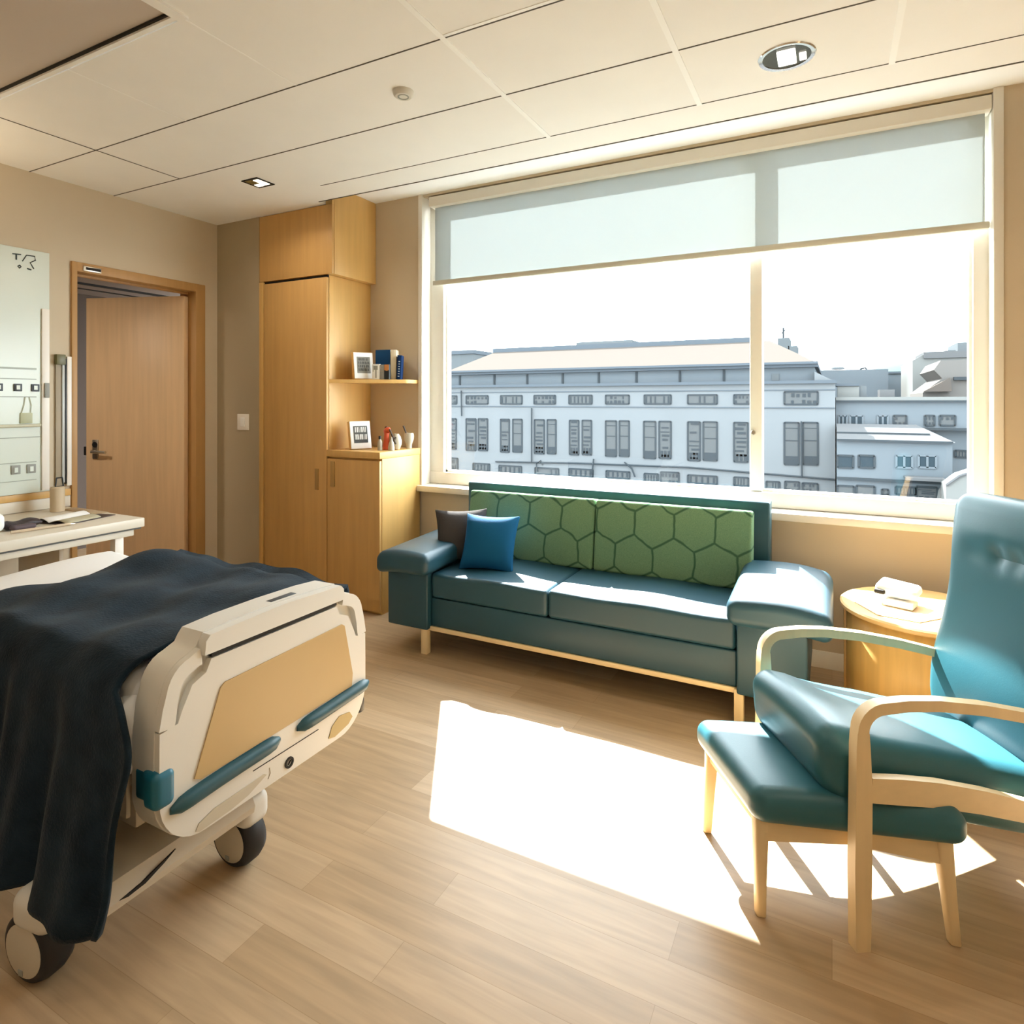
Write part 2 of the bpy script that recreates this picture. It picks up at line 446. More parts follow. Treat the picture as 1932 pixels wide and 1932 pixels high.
DM = Matrix.Translation((hx, hy, 0)) @ Matrix.Rotation(ang, 4, 'Z')
lf = obj('door_leaf', MB().box(0, LW, -.0,   .045, .01, 2.10, .002), DOORW, dr, M=DM, kind='structure')
# visible side of the leaf faces the room: local +y or -y
sgn = 1
h = MB(); h.box(LW - .10, LW - .055, .045, .054, .93, 1.07, .004)
h.tube([(LW - .078, .05, .985), (LW - .078, .085, .985)], .011)
h.tube([(LW - .078, .085, .985), (LW - .11, .09, .985), (LW - .19, .088, .983)], [.012, .011, .010])
obj('door_handle', h, METAL, lf, M=DM, label='dull metal lever handle')
obj('latch_bolt', MB().box(LW - .004, LW + .028, .008, .038, .955, 1.02, .004), BLACK, lf, M=DM, label='black latch on the door edge')
h = MB(); h.lathe([(0, 0), (.02, 0), (.02, .012), (0, .014)], (0, 0, 0), 16, 'y'); 
obj('lock_cylinder', h, BLACK, lf, M=DM @ Matrix.Translation((LW - .078, .046, 1.035)))

# ------------------------------------------------------------------ cabinets
c = thing('wall_cabinet', 'maple box cabinet overhanging the wardrobe, up at the ceiling', 'cabinet', (-3.26, YF, 2.19))
obj('body', MB().box(-3.602, -2.92, YF + .0215, YW - .002, 2.192, ZR - .002, .0015), MAPLE, c)
obj('door', MB().box(-3.602, -2.92, YF - .002, YF + .0185, 2.192, ZC - .004, .0015), MAPLED, c)
obj('fascia', MB().box(-2.974, -2.92, YF - .002, YF + .0185, ZC - .0035, ZR - .002), MAPLE, c)
c = thing('wardrobe', 'tall narrow maple wardrobe with one flush door', 'wardrobe', (-3.26, YF, 0))
b = MB(); b.box(-3.602, -2.967, YF + .022, YW - .002, 0, 2.19, .0015); b.box(-3.602, -3.562, YF - .004, YF + .022, 0, 2.19, .0015)
obj('body', b, MAPLE, c)
d = obj('door', MB().box(-3.552, -2.967, YF - .004, YF + .018, .02, 2.172, .0015), MAPLED, c)
obj('door_gap', MB().box(-3.562, -2.97, YF + .012, YF + .0215, .02, 2.189), DARK, c, label='dark reveal around the door')
h = MB(); h.box(-3.068, -3.035, YF - .009, YF - .003, .76, .90, .002)
hh = obj('handle', h, wood('handle_wood', (.34, .20, .065), .4), d, label='darker inset pull')
obj('pull_hole', MB().box(-3.068, -3.035, YF - .0105, YF - .008, .872, .902), wood('handle_dark', (.13, .065, .02), .4), hh) if False else None
c = thing('low_cabinet', 'waist-high maple cabinet beside the wardrobe, under the shelf', 'cabinet', (-2.745, YF, 0))
obj('body', MB().box(-2.965, -2.523, YF + .022, YW - .016, 0, .985, .0015), MAPLE, c)
d = obj('door', MB().box(-2.962, -2.525, YF - .002, YF + .0185, .02, .972, .0015), MAPLED, c)
obj('countertop', MB().box(-2.965, -2.519, YF - .006, YW - .016, .986, 1.028, .002), MAPLE, c)
obj('handle', MB().box(-2.93, -2.895, YF - .009, YF - .0015, .79, .955, .003), wood('handle_wood2', (.42, .26, .09), .4), d, label='darker inset pull')
s = MB(); s.prism([(-2.9665, 3.085), (-2.555, 3.37), (-2.545, 3.40), (-2.545, YW - .002), (-2.9665, YW - .002)], XYd, 1.472, 1.496, .002)
tag(obj('shelf', s, MAPLE), 'thin maple corner shelf fixed between the wardrobe side and the wall', 'shelf')

# photo frames -------------------------------------------------------
def photo_frame(name, x, y, z, yaw, lean, W, Hh, label, pic):
    t = thing(name, label, 'picture frame', (x, y, z), group='picture frames by the wardrobe')
    Mx = Matrix.Translation((x, y, z)) @ Matrix.Rotation(yaw, 4, 'Z') @ Matrix.Rotation(lean, 4, 'X')
    fr = MB(); fr.box(-W / 2, W / 2, 0, .030, .0, Hh, .002)
    obj('frame', fr, MAPLE, t, M=Mx, label='honey wood frame side')
    obj('mat_board', MB().box(-W / 2 + .003, W / 2 - .003, -.004, .0, .004, Hh - .003, .001), PAPER, t, M=Mx, label='white mount')
    pm = MB(); pw, ph = W * .33, Hh * .30; cz = Hh * .52
    pm.box(-pw, pw, -.006, -.004, cz - ph, cz + ph)
    pc = obj('picture', pm, mat(name + '_ground', pic[0], .6), t, M=Mx)
    k = MB(); rr = random.Random(pic[2])
    for row in range(pic[3]):
        zt = cz + ph * .85 - row * (2 * ph * .85 / pic[3]); hgt = 2 * ph * .85 / pic[3] * .72; xx = -pw * .82
        while xx < pw * .7:
            ww = rr.uniform(.05, .22) * pw
            sl = rr.uniform(-.3, .3) * ww
            k.prism([(xx, zt - hgt), (xx + ww, zt - hgt), (xx + ww + sl, zt), (xx + sl, zt)], XZy, -.0075, -.006); xx += ww + rr.uniform(.05, .14) * pw
    obj('print', k, mat(name + '_marks', pic[1], .6), pc, M=Mx)
photo_frame('picture_frame', -2.80, 3.245, 1.4985, 1.12, -.15, .142, .185, 'white mounted picture with grey print leaning on the corner shelf', ((.22, .21, .18), (.07, .07, .06), 3, 4))
photo_frame('picture_frame', -2.785, 3.20, 1.031, 1.12, -.19, .148, .19, 'white mounted picture with black and white print on the low cabinet', ((.05, .05, .045), (.6, .6, .57), 5, 2))

# books ---------------------------------------------------------------
def book(x, y, z, yaw, lean, W, D, Hh, cover, spine, label, band=None):
    t = thing('book', label, 'book', (x, y, z), group='books on the corner shelf')
    Mx = Matrix.Translation((x, y, z)) @ Matrix.Rotation(yaw, 4, 'Z') @ Matrix.Rotation(lean, 4, 'Y')
    cv = MB(); cv.box(0, .003, 0, D, 0, Hh); cv.box(W - .003, W, 0, D, 0, Hh); cv.box(0, W, -.003, .001, 0, Hh, .001)
    cv.mi = 0
    obj('cover', cv, cover, t, M=Mx)
    obj('pages', MB().box(.003, W - .003, .001, D - .004, .003, Hh - .003), PAPER, t, M=Mx)
    if band:
        k = MB()
        for i in range(band[1]):
            zz = Hh * (.12 + .7 * i / band[1]); k.box(W * .3, W * .7, -.0045, -.003, zz, zz + Hh * .035)
        obj('spine_lettering', k, band[0], t, M=Mx)
NAVY = mat('navy_cover', (.010, .065, .19), .7, spec=.15); NAVYD = mat('dark_navy_cover', (.008, .028, .09), .7, spec=.1); CREAMB = mat('cream_cover', (.72, .62, .45), .6)
LETT = mat('silver_lettering', (.45, .5, .55), .5)
Z0 = 1.497
book(-2.79, 3.372, Z0, -1.33, 0, .03, .105, .205, NAVY, NAVY, 'blue book with its broad cover showing on the shelf')
book(-2.655, 3.345, Z0, .50, 0, .036, .11, .202, CREAMB, CREAMB, 'tall cream-spined book between two blue books')
book(-2.614, 3.352, Z0, .50, .05, .028, .10, .165, NAVYD, NAVYD, 'shorter dark blue book leaning at the shelf end', (LETT, 7))
# little card boxes in front of the books
def card(x, y, yaw, W, Hh, m1, m2, label, z=Z0, kind=0):
    t = thing('card_box', label, 'box', (x, y, z), group='card boxes on the shelf')
    Mx = Matrix.Translation((x, y, z)) @ Matrix.Rotation(yaw, 4, 'Z')
    obj('body', MB().box(0, W, 0, .02, 0, Hh, .001), m1, t, M=Mx)
    k = MB()
    if kind == 0:
        k.box(W * .25, W * .75, -.0012, 0, Hh * .62, Hh * .9); k.box(W * .45, W * .6, -.0012, 0, Hh * .08, Hh * .62); k.box(W * .12, W * .2, -.0012, 0, Hh * .5, Hh * .92)
    elif kind == 1:
        k.lathe([(0, -.0012), (.016, -.0012), (.016, 0)], (W * .5, 0, Hh * .72), 20, 'y'); k.box(.002, W - .002, -.001, 0, Hh * .6, Hh - .002)
    else:
        for i in range(5): k.box(W * .1, W * .9, -.0012, 0, Hh * (.1 + .17 * i), Hh * (.16 + .17 * i))
    obj('print', k, m2, t, M=Mx)
ORNG = mat('orange_print', (.62, .26, .08), .5)
card(-2.748, 3.262, .22, .055, .102, PAPER, OUTG, 'white card box with a grey drawing, next to the picture')
card(-2.692, 3.276, .22, .028, .098, mat('grey_card', (.34, .32, .28), .6), OUTG, 'thin grey card box in the middle of the trio', kind=2)
card(-2.663, 3.284, .22, .036, .100, mat('black_card', (.02, .025, .03), .5), ORNG, 'black card box with an orange printed top', kind=1)

# ornaments on the low cabinet ------------------------------------------
ZT = 1.0295
t = thing('ornament', 'orange-red upright ornament with a round head', 'ornament', (-2.632, 3.27, ZT), group='ornaments on the low cabinet')
RED = mat('orange_red_glaze', (.62, .09, .03), .35)
obj('body', MB().lathe([(0, 0), (.024, 0), (.026, .02), (.018, .07), (.016, .10), (.02, .125), (.012, .14), (0, .143)], (-2.632, 3.27, ZT), 20), RED, t)
obj('head', MB().rbox(.022, .016, .02, .016, lambda v: v + Vector((-2.618, 3.266, ZT + .128)), n=2), RED, t)
obj('cap', MB().lathe([(0, 0), (.014, 0), (.010, .012), (0, .014)], (-2.632, 3.27, ZT + .14), 16), mat('brown_cap', (.10, .04, .02), .5), t, label='brown cap')
t = thing('bottle', 'small clear bottle with a dark cap in front of the orange ornament', 'bottle', (-2.622, 3.19, ZT))
obj('body', MB().lathe([(0, 0), (.015, 0), (.015, .055), (.008, .07), (.008, .075), (0, .075)], (-2.622, 3.19, ZT), 16), mat('grey_glass', (.45, .40, .32), .15), t)
obj('cap', MB().lathe([(.009, 0), (.009, .02), (0, .021)], (-2.622, 3.19, ZT + .073), 12), BLACK, t)
t = thing('vase', 'round cream vase behind the crossed dark sticks', 'vase', (-2.575, 3.30, ZT), group='cream vases on the low cabinet')
obj('body', MB().lathe([(0, 0), (.022, 0), (.036, .03), (.038, .055), (.03, .085), (.018, .10), (.018, .104), (.012, .1), (0, .03)], (-2.575, 3.30, ZT), 24), CREAMC, t)
t = thing('vase', 'cream cup-shaped vase holding a dark stick, near the window', 'vase', (-2.545, 3.40, ZT), group='cream vases on the low cabinet')
obj('body', MB().lathe([(0, 0), (.018, 0), (.02, .03), (.032, .06), (.034, .085), (.03, .105), (.026, .104), (.02, .06), (0, .05)], (-2.545, 3.40, ZT), 24), CREAMC, t)
t = thing('vase', 'small pear-shaped cream vase in front of the dark sticks', 'vase', (-2.552, 3.22, ZT), group='cream vases on the low cabinet')
obj('body', MB().lathe([(0, 0), (.02, 0), (.021, .02), (.015, .05), (.007, .07), (.006, .085), (0, .085)], (-2.552, 3.22, ZT), 20), CREAMC, t)
t = thing('stick_bundle', 'dark crossed sticks leaning between the cream vases', 'sticks', (-2.57, 3.25, ZT))
DST = mat('dark_stick', (.055, .035, .02), .6)
for a, bb in (((-2.585, 3.235, ZT + .002), (-2.548, 3.262, ZT + .085)), ((-2.535, 3.245, ZT + .04), (-2.60, 3.262, ZT + .135)), ((-2.553, 3.385, ZT + .095), (-2.57, 3.37, ZT + .155))):
    obj('stick', MB().tube([a, bb], [.0045, .0065], 8), DST, t)
t = thing('leaf_ornament', 'curved dark leaf blade beside the lower picture frame', 'ornament', (-2.69, 3.33, ZT))
obj('blade', MB().tube([(-2.675, 3.33, ZT), (-2.675, 3.33, ZT + .03), (-2.685, 3.335, ZT + .06), (-2.71, 3.34, ZT + .085)], [.008, .010, .008, .002], 8), mat('dark_leaf', (.07, .05, .025), .5), t)

# light switch
t = thing('light_switch', 'white rocker light switch on the taupe wall', 'switch', (-3.766, YF, 1.2))
obj('plate', MB().box(-3.825, -3.707, YF - .008, YF - .0005, 1.143, 1.258, .003), WHITEP, t)
obj('rocker', MB().box(-3.788, -3.744, YF - .013, YF - .007, 1.168, 1.233, .002), PAPER, t)

# ------------------------------------------------------------------ headwall items on the left wall
t = thing('mirror_panel', 'pale mirror panel above the desk with reflected outlets built onto it', 'panel', (XB, 1.55, .85))  # mirror; outlets, lines, tag and ledge are its reflection modelled as parts
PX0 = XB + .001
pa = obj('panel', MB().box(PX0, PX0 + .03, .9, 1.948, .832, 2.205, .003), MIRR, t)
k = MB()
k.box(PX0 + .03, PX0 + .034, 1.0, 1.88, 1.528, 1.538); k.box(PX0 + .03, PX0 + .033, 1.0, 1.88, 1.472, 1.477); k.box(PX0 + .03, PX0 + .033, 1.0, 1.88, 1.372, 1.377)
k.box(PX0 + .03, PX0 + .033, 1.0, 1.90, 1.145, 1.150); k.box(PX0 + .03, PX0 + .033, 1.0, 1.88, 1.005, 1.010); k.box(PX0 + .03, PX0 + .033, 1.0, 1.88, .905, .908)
obj('reflected_lines', k, MIRRD, t)
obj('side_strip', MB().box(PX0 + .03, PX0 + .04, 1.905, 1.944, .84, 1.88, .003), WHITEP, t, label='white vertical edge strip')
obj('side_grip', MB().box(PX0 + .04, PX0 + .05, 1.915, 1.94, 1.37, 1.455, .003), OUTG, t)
obj('ledge', MB().box(PX0 + .03, PX0 + .05, 1.0, 1.90, 1.205, 1.222, .003), mat('olive_ledge', (.48, .45, .30), .4), t, label='olive ledge reflected in the mirror')
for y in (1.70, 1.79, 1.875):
    o = obj('outlet', MB().box(PX0 + .03, PX0 + .036, y - .02, y + .02, 1.405, 1.447, .002), OUTL, t, label='dark outlet reflected in the mirror')
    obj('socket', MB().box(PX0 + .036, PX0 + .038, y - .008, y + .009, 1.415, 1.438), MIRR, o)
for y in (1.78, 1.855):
    o = obj('outlet', MB().box(PX0 + .03, PX0 + .036, y - .022, y + .022, .945, .995, .002), OUTG, t, label='grey outlet reflected in the mirror')
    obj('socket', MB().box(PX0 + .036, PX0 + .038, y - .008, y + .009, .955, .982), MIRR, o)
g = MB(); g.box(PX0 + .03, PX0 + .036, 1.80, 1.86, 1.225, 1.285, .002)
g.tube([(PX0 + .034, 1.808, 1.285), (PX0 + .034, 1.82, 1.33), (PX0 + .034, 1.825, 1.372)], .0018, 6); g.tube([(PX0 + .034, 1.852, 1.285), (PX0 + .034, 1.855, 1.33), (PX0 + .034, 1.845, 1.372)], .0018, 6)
obj('reflected_tag', g, mat('sage_tag', (.46, .48, .31), .5), t, label='sage square tag on two cords, reflected in the mirror')
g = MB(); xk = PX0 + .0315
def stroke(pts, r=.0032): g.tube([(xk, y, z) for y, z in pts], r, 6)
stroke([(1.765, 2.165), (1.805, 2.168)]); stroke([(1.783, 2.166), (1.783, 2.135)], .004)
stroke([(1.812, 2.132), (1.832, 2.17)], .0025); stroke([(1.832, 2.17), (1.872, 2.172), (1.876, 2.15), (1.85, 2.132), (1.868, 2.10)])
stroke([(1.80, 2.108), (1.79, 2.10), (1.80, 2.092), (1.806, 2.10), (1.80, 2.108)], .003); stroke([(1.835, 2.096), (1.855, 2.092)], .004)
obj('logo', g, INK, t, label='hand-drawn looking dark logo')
t = thing('grab_rail', 'tall slim cream and black rail unit beside the door frame', 'rail', (XB, 2.03, .85))
obj('back_plate', MB().box(PX0, PX0 + .012, 1.99, 2.068, .845, 1.60, .003), mat('taupe_plate', (.40, .34, .25), .5), t)
obj('channel', MB().box(PX0 + .012, PX0 + .02, 2.02, 2.034, .87, 1.60, .001), mat('pale_steel', (.55, .57, .56), .3), t)
obj('slot', MB().box(PX0 + .012, PX0 + .024, 2.034, 2.042, .862, 1.60, .001), BLACK, t, label='black slot')
obj('cover_strip', MB().box(PX0 + .012, PX0 + .026, 2.043, 2.068, .85, 1.615, .002), WHITEP, t)
obj('top_cap', MB().box(PX0, PX0 + .03, 1.985, 2.034, 1.565, 1.625, .003), mat('olive_cap', (.14, .13, .05), .4), t, label='olive top cap')
tag(obj('wall_band', MB().box(PX0, PX0 + .018, .9, 2.068, .79, .83, .003), MAPLE), 'narrow wooden band under the mirror panel', 'trim')
tag(obj('splashback', MB().box(PX0, PX0 + .012, .9, 2.068, .727, .789, .002), DESKM), 'cream splashback strip behind the desk', 'splashback')

# ------------------------------------------------------------------ desk
ZD = .725
t = thing('desk', 'long cream laminate desk against the wall at the bed head', 'desk', (-3.66, 1.5, 0))
obj('top', MB().box(-4.045, -3.28, .75, 2.045, ZD - .048, ZD, .004), DESKM, t)
ap = obj('apron', MB().box(-4.04, -3.30, .78, 2.0, ZD - .09, ZD - .056, .004), DESKM, t)
obj('shadow_gap', MB().box(-4.03, -3.288, .77, 2.03, ZD - .0565, ZD - .0475), DESKS, t, label='dark gap under the top')
for y0, y1 in ((.80, 1.40),):
    d = obj('drawer', MB().box(-4.0, -3.292, y0, y1, .48, ZD - .095, .004), DESKM, t)
    obj('drawer_pull', MB().box(-3.292, -3.284, 1.15, 1.36, .60, .618, .003), DESKS, d)
    obj('drawer_pull', MB().box(-3.292, -3.284, 1.22, 1.38, .50, .528, .008), BLACK, d)
for y in (.84, 1.91):
    obj('leg', MB().box(-3.36, -3.315, y, y + .045, 0, ZD - .09, .003), WHITEP, t)
    obj('leg', MB().box(-4.02, -3.975, y, y + .045, 0, ZD - .09, .003), WHITEP, t)
obj('side_panel', MB().box(-3.90, -3.50, 1.74, 1.76, .0, ZD - .09, .002), DESKM, t)
# things on the desk
t = thing('tissue_box', 'white rounded box at the edge of the desk', 'box', (-3.60, 1.40, ZD))
obj('body', MB().rbox(.10, .085, .045, .03, lambda v: v + Vector((-3.60, 1.43, ZD + .0465))), PAPER, t)
obj('slot', MB().lathe([(0, .002), (.02, .002), (.02, 0)], (-3.60, 1.43, ZD + .0915), 16), OUTG, t)
t = thing('dispenser', 'beige cylinder dispenser standing on the desk by the wall', 'dispenser', (-3.90, 1.93, ZD))
obj('body', MB().lathe([(0, 0), (.035, 0), (.035, .135), (.03, .14), (0, .14)], (-3.90, 1.93, ZD + .001), 24), mat('beige_plastic', (.62, .50, .34), .4), t)
h = MB()
for a, bb in (((1.92, .14), (1.96, .14)), ((1.96, .14), (1.955, .19)), ((1.955, .19), (1.925, .19)), ((1.925, .19), (1.92, .14))):
    h.tube([(-3.90, a[0], ZD + a[1]), (-3.90, bb[0], ZD + bb[1])], .004, 6)
obj('spout_clip', h, BLACK, t, label='black square wire clip')
t = thing('glove', 'dark crumpled glove lying on the desk', 'glove', (-3.52, 1.62, ZD))
obj('body', MB().rbox(.04, .075, .016, .015, lambda v: Vector((v.x, v.y, v.z * (1 + .3 * math.sin(v.y * 60) + .25 * math.cos(v.x * 80)))) + Vector((-3.55, 1.60, ZD + .022)), n=10), mat('dark_leather', (.035, .025, .03), .5, bump=.4, bscale=90), t)
obj('cuff', MB().rbox(.025, .05, .012, .011, lambda v: v + Vector((-3.50, 1.58, ZD + .014)), n=6), mat('plum_lining', (.09, .06, .07), .6), t)
t = thing('magazine', 'open magazine with dark and pale pages on the desk', 'magazine', (-3.6, 1.83, ZD))
Mx = Matrix.Translation((-3.56, 1.80, ZD + .001)) @ Matrix.Rotation(.25, 4, 'Z')
obj('cover', MB().box(-.12, .12, -.10, .19, 0, .003), mat('brown_cover', (.07, .05, .05), .5), t, M=Mx)
rows = [[(-.10 + .1 * i / 6, -.09 + .24 * j / 4, .004 + .02 * math.sin(PI * i / 6)) for i in range(7)] for j in range(5)]
solid(obj('page', MB().grid(rows), PAPER, t, M=Mx), .002)
rows = [[(.0 + .11 * i / 6, -.09 + .2 * j / 4, .004 + .014 * math.sin(PI * i / 6)) for i in range(7)] for j in range(5)]
solid(obj('page', MB().grid(rows), mat('buff_page', (.5, .46, .32), .6), t, M=Mx), .002)
t = thing('envelope', 'flat brown envelope at the far corner of the desk', 'envelope', (-3.8, 2.0, ZD))
obj('sheet', MB().box(-3.93, -3.60, 1.965, 2.04, ZD + .001, ZD + .005, .001), mat('kraft', (.5, .38, .24), .7), t)
obj('flap', MB().prism([(-3.9, 1.97), (-3.7, 1.97), (-3.8, 2.01)], XYd, ZD + .005, ZD + .0065), mat('kraft_dark', (.38, .28, .17), .7), t)
t = thing('pen', 'beige pen lying along the front of the desk', 'pen', (-3.45, 1.55, ZD))
obj('barrel', MB().tube([(-3.43, 1.50, ZD + .008), (-3.40, 1.74, ZD + .008)], .007, 10), mat('pen_beige', (.6, .48, .34), .4), t)
obj('tip', MB().tube([(-3.40, 1.74, ZD + .008), (-3.397, 1.765, ZD + .006)], [.006, .001], 10), METAL, t)

# ------------------------------------------------------------------ bed
bed = thing('hospital_bed', 'white hospital bed with a moulded footboard on casters', 'bed', (-2.0, 1.18, 0))
XF_ = -1.335; YC = 1.207; KW = .905
def half(pts): return [(YC + a, z) for a, z in pts] + [(YC - a, z) for a, z in reversed(pts)]
right = [(.0, .322), (.24, .322), *arc(.252, .452, .13, -90, 0, 9), (.382, .52), (.380, .60), (.372, .655), *arc(.285, .675, .078, 10, 80, 6), (.285, .757), (.268, .763), (.258, .778), (.245, .792), (.15, .798), (0, .80)]
pts = [(YC + a * KW, z) for a, z in right] + [(YC - a * KW, z) for a, z in reversed(right[1:-1])]
fb = MB(); fb.prism(pts, YZx, XF_ - .095, XF_ - .016, .016, 3)
foot = obj('footboard', fb, BEDW, bed)
# rim bands on both shoulders, leaving a grip recess inside them
def band(sg):
    out = [(.380, .61), (.371, .655), *arc(.285, .675, .077, 10, 80, 6), (.285, .7565), (.268, .762)]
    inn = [(.262, .725), (.285, .718), *arc(.285, .675, .040, 75, 12, 5), (.332, .65), (.336, .62), (.340, .606)]
    return [(YC + sg * a * KW, z) for a, z in out + inn]
for sg in (-1, 1):
    obj('rim', MB().prism(band(sg), YZx, XF_ - .022, XF_ + .003, .007, 3), BEDW, foot)
obj('top_lip', MB().prism([(YC + a * KW, z) for a, z in ((-.262, .745), (.262, .745), (.258, .778), (.245, .790), (0, .7985), (-.245, .790), (-.258, .778))], YZx, XF_ - .03, XF_ + .012, .008, 3), BEDW, foot)
obj('lip_slot', MB().box(XF_ - .018, XF_ + .003, YC - .212, YC + .212, .732, .7455), DARK, foot, label='dark finger slot under the top lip')
fr_ = [(0, .325), (.24, .325), *arc(.252, .452, .127, -90, 0, 9), (.379, .52), (.378, .605), (.330, .610), (.316, .64), (.29, .685), (.25, .70), (.235, .728)]
face = fr_ + [(-a, z) for a, z in reversed(fr_[1:])]
obj('face_plate', MB().prism([(YC + a * KW, z) for a, z in face], YZx, XF_ - .022, XF_ + .002, .006, 3), BEDW, foot)
obj('inset_panel', MB().prism([(1.018, .648), (1.03, .657), (1.44, .668), (1.452, .660), (1.488, .50), (1.484, .462), (.965, .452), (.948, .462)], YZx, XF_ + .0015, XF_ + .005, .0015), TANP, foot, label='tan inset panel')
def capsule(y0, z0, y1, z1, hgt, proud, mb, bend=0.):
    n = 14; rows = []
    for i in range(n + 1):
        u = i / n; e = math.sqrt(max(0, 1 - abs(2 * u - 1) ** 10)) if 0 < i < n else .35
        y = y0 + (y1 - y0) * u; z = z0 + (z1 - z0) * u - bend * (1 - u) ** 4
        rows.append([(XF_ + .002 + proud * e * math.sin(PI * j / 8) ** .7, y, z + hgt / 2 * e * math.cos(PI * j / 8)) for j in range(9)])
    mb.grid(rows); mb.bm.faces.new([mb.bm.verts.new(p) for p in rows[0]]); mb.bm.faces.new([mb.bm.verts.new(p) for p in rows[-1]])
m_ = MB(); capsule(.888, .428, 1.200, .434, .040, .022, m_, .008); obj('bumper_strip', m_, BUMPR, foot, label='teal rubber bumper strip')
m_ = MB(); capsule(1.262, .432, 1.560, .445, .038, .022, m_); obj('bumper_strip', m_, BUMPR, foot, label='teal rubber bumper strip')
obj('corner_bumper', MB().rbox(.050, .026, .042, .016, lambda v: Vector((v.x - 1.374, v.y + .874 + (.012 if v.x < 0 else 0), v.z + .478)), n=3), BUMPB, foot, label='bright blue corner bumper')
e = MB(); e.prism([(.952, .335), (.960, .350), (1.0, .362), (1.150, .366), (1.158, .360), (1.10, .338), (1.05, .331), (.962, .330)], YZx, XF_ + .0015, XF_ + .004, .001)
obj('oval_recess', e, BEDG, foot, label='long beige grip recess')
e = MB(); e.prism([(1.385, .345), (1.40, .375), (1.43, .392), (1.475, .385), (1.488, .365), (1.47, .35), (1.41, .338)], YZx, XF_ + .0015, XF_ + .004, .001)
obj('grip_recess', e, mat('ochre_recess', (.42, .30, .10), .4), foot, label='ochre hand hole')
e = MB(); e.lathe([(.009, .003), (.015, .003), (.015, 0), (.009, 0), (.009, .003)], (XF_ + .002, 1.235, .352), 24, 'x'); e.tube([(XF_ + .004, 1.231, .347), (XF_ + .004, 1.239, .357)], .0018, 6)
obj('emblem', e, DARK, foot, label='small dark ring emblem')
e = MB(); e.box(XF_ + .001, XF_ + .0032, 1.115, 1.345, .3905, .3925); obj('seam', e, DARK, foot)
e = MB(); e.tube([(XF_ + .0026, 1.163, .345), (XF_ + .0026, 1.171, .357), (XF_ + .0026, 1.168, .372)], .0012, 6); obj('scratch_mark', e, BEDG, foot)
e = MB(); e.box(XF_ - .05, XF_ - .028, 1.20, 1.29, .7985, .8003, .001); obj('top_catch', e, OUTL, foot, label='dark catch in the top edge')
lv = MB(); lv.rbox(.012, .012, .075, .011, lambda v: Vector((v.x * (1 + .7 * (v.z < 0)) - 1.39, v.y * (1 + .7 * (v.z < -.02)) + 1.578, v.z + .40)), n=4); lv.tube([(-1.39, 1.578, .46), (-1.39, 1.575, .53)], .007)
lv.tube([(-1.39, 1.578, .47), (-1.39, 1.54, .47)], .008)
obj('release_lever', lv, BLACK, bed, label='black lever hanging at the far end of the footboard')
# frame under the mattress
fm = MB(); fm.box(-2.72, -1.435, .89, 1.54, .46, .535, .006); obj('deck', fm, BEDF, bed)
fm = MB(); fm.box(-2.60, -1.45, .86, .895, .38, .48, .006); fm.box(-2.60, -1.45, 1.50, 1.535, .38, .48, .006)
fm.box(-1.50, -1.43, .87, 1.54, .36, .459, .006)
obj('side_rail', fm, BEDF, bed)
bs = MB(); bs.prism([(-1.43, .205), (-1.425, .225), (-1.445, .262), (-1.52, .285), (-2.60, .285), (-2.60, .205)], XZy, .80, 1.20, .006)
base = obj('base_cover', bs, BEDF, bed)
bs = MB(); bs.prism([(.83, .226), (.88, .231), (.93, .246), (.965, .256), (.935, .241), (.89, .224), (.85, .221)], YZx, -1.4278, -1.424)
obj('base_groove', bs, DARK, base)
obj('lift_column', MB().box(-2.4, -1.75, 1.05, 1.28, .285, .46, .01), BLACK, bed, label='black lift column')
def caster(x, y, yaw):
    t = MB(); Mx = Matrix.Translation((x, y, 0)) @ Matrix.Rotation(yaw, 4, 'Z')
    t.lathe([(.055, -.037), (.064, -.037), (.075, -.031), (.082, -.014), (.082, .014), (.075, .031), (.064, .037), (.055, .037)], (0, 0, .082), 36, 'y')
    wl = obj('caster', t, RUBBER, bed, M=Mx, label='black tyre')
    d = MB()
    for sg in (-1, 1): d.lathe([(0, sg * .043), (.045, sg * .042), (.060, sg * .038), (.062, sg * .027), (0, sg * .027)], (0, 0, .082), 32, 'y')
    obj('hub_cover', d, BEDF, wl, M=Mx, label='beige wheel disc')
    q = MB(); q.box(-.008, .008, -.0445, -.0415, .030, .044, .002); obj('hub_mark', q, OUTG, wl, M=Mx)
    hs = MB(); hs.rbox(.06, .047, .045, .03, lambda v: Vector((v.x + .02, v.y, v.z + .172)), n=4); hs.tube([(.02, 0, .16), (.02, 0, .215)], .03)
    obj('caster_housing', hs, BEDW, wl, M=Mx)
caster(-1.66, .785, .12)
caster(-1.545, 1.245, .02)
caster(-2.52, .90, .2); caster(-2.52, 1.42, .2)
obj('base_beam', MB().box(-2.60, -2.44, .86, 1.46, .205, .285, .01), BEDF, bed)
obj('base_arm', MB().box(-1.60, -1.47, 1.19, 1.29, .215, .275, .01), BEDF, bed)
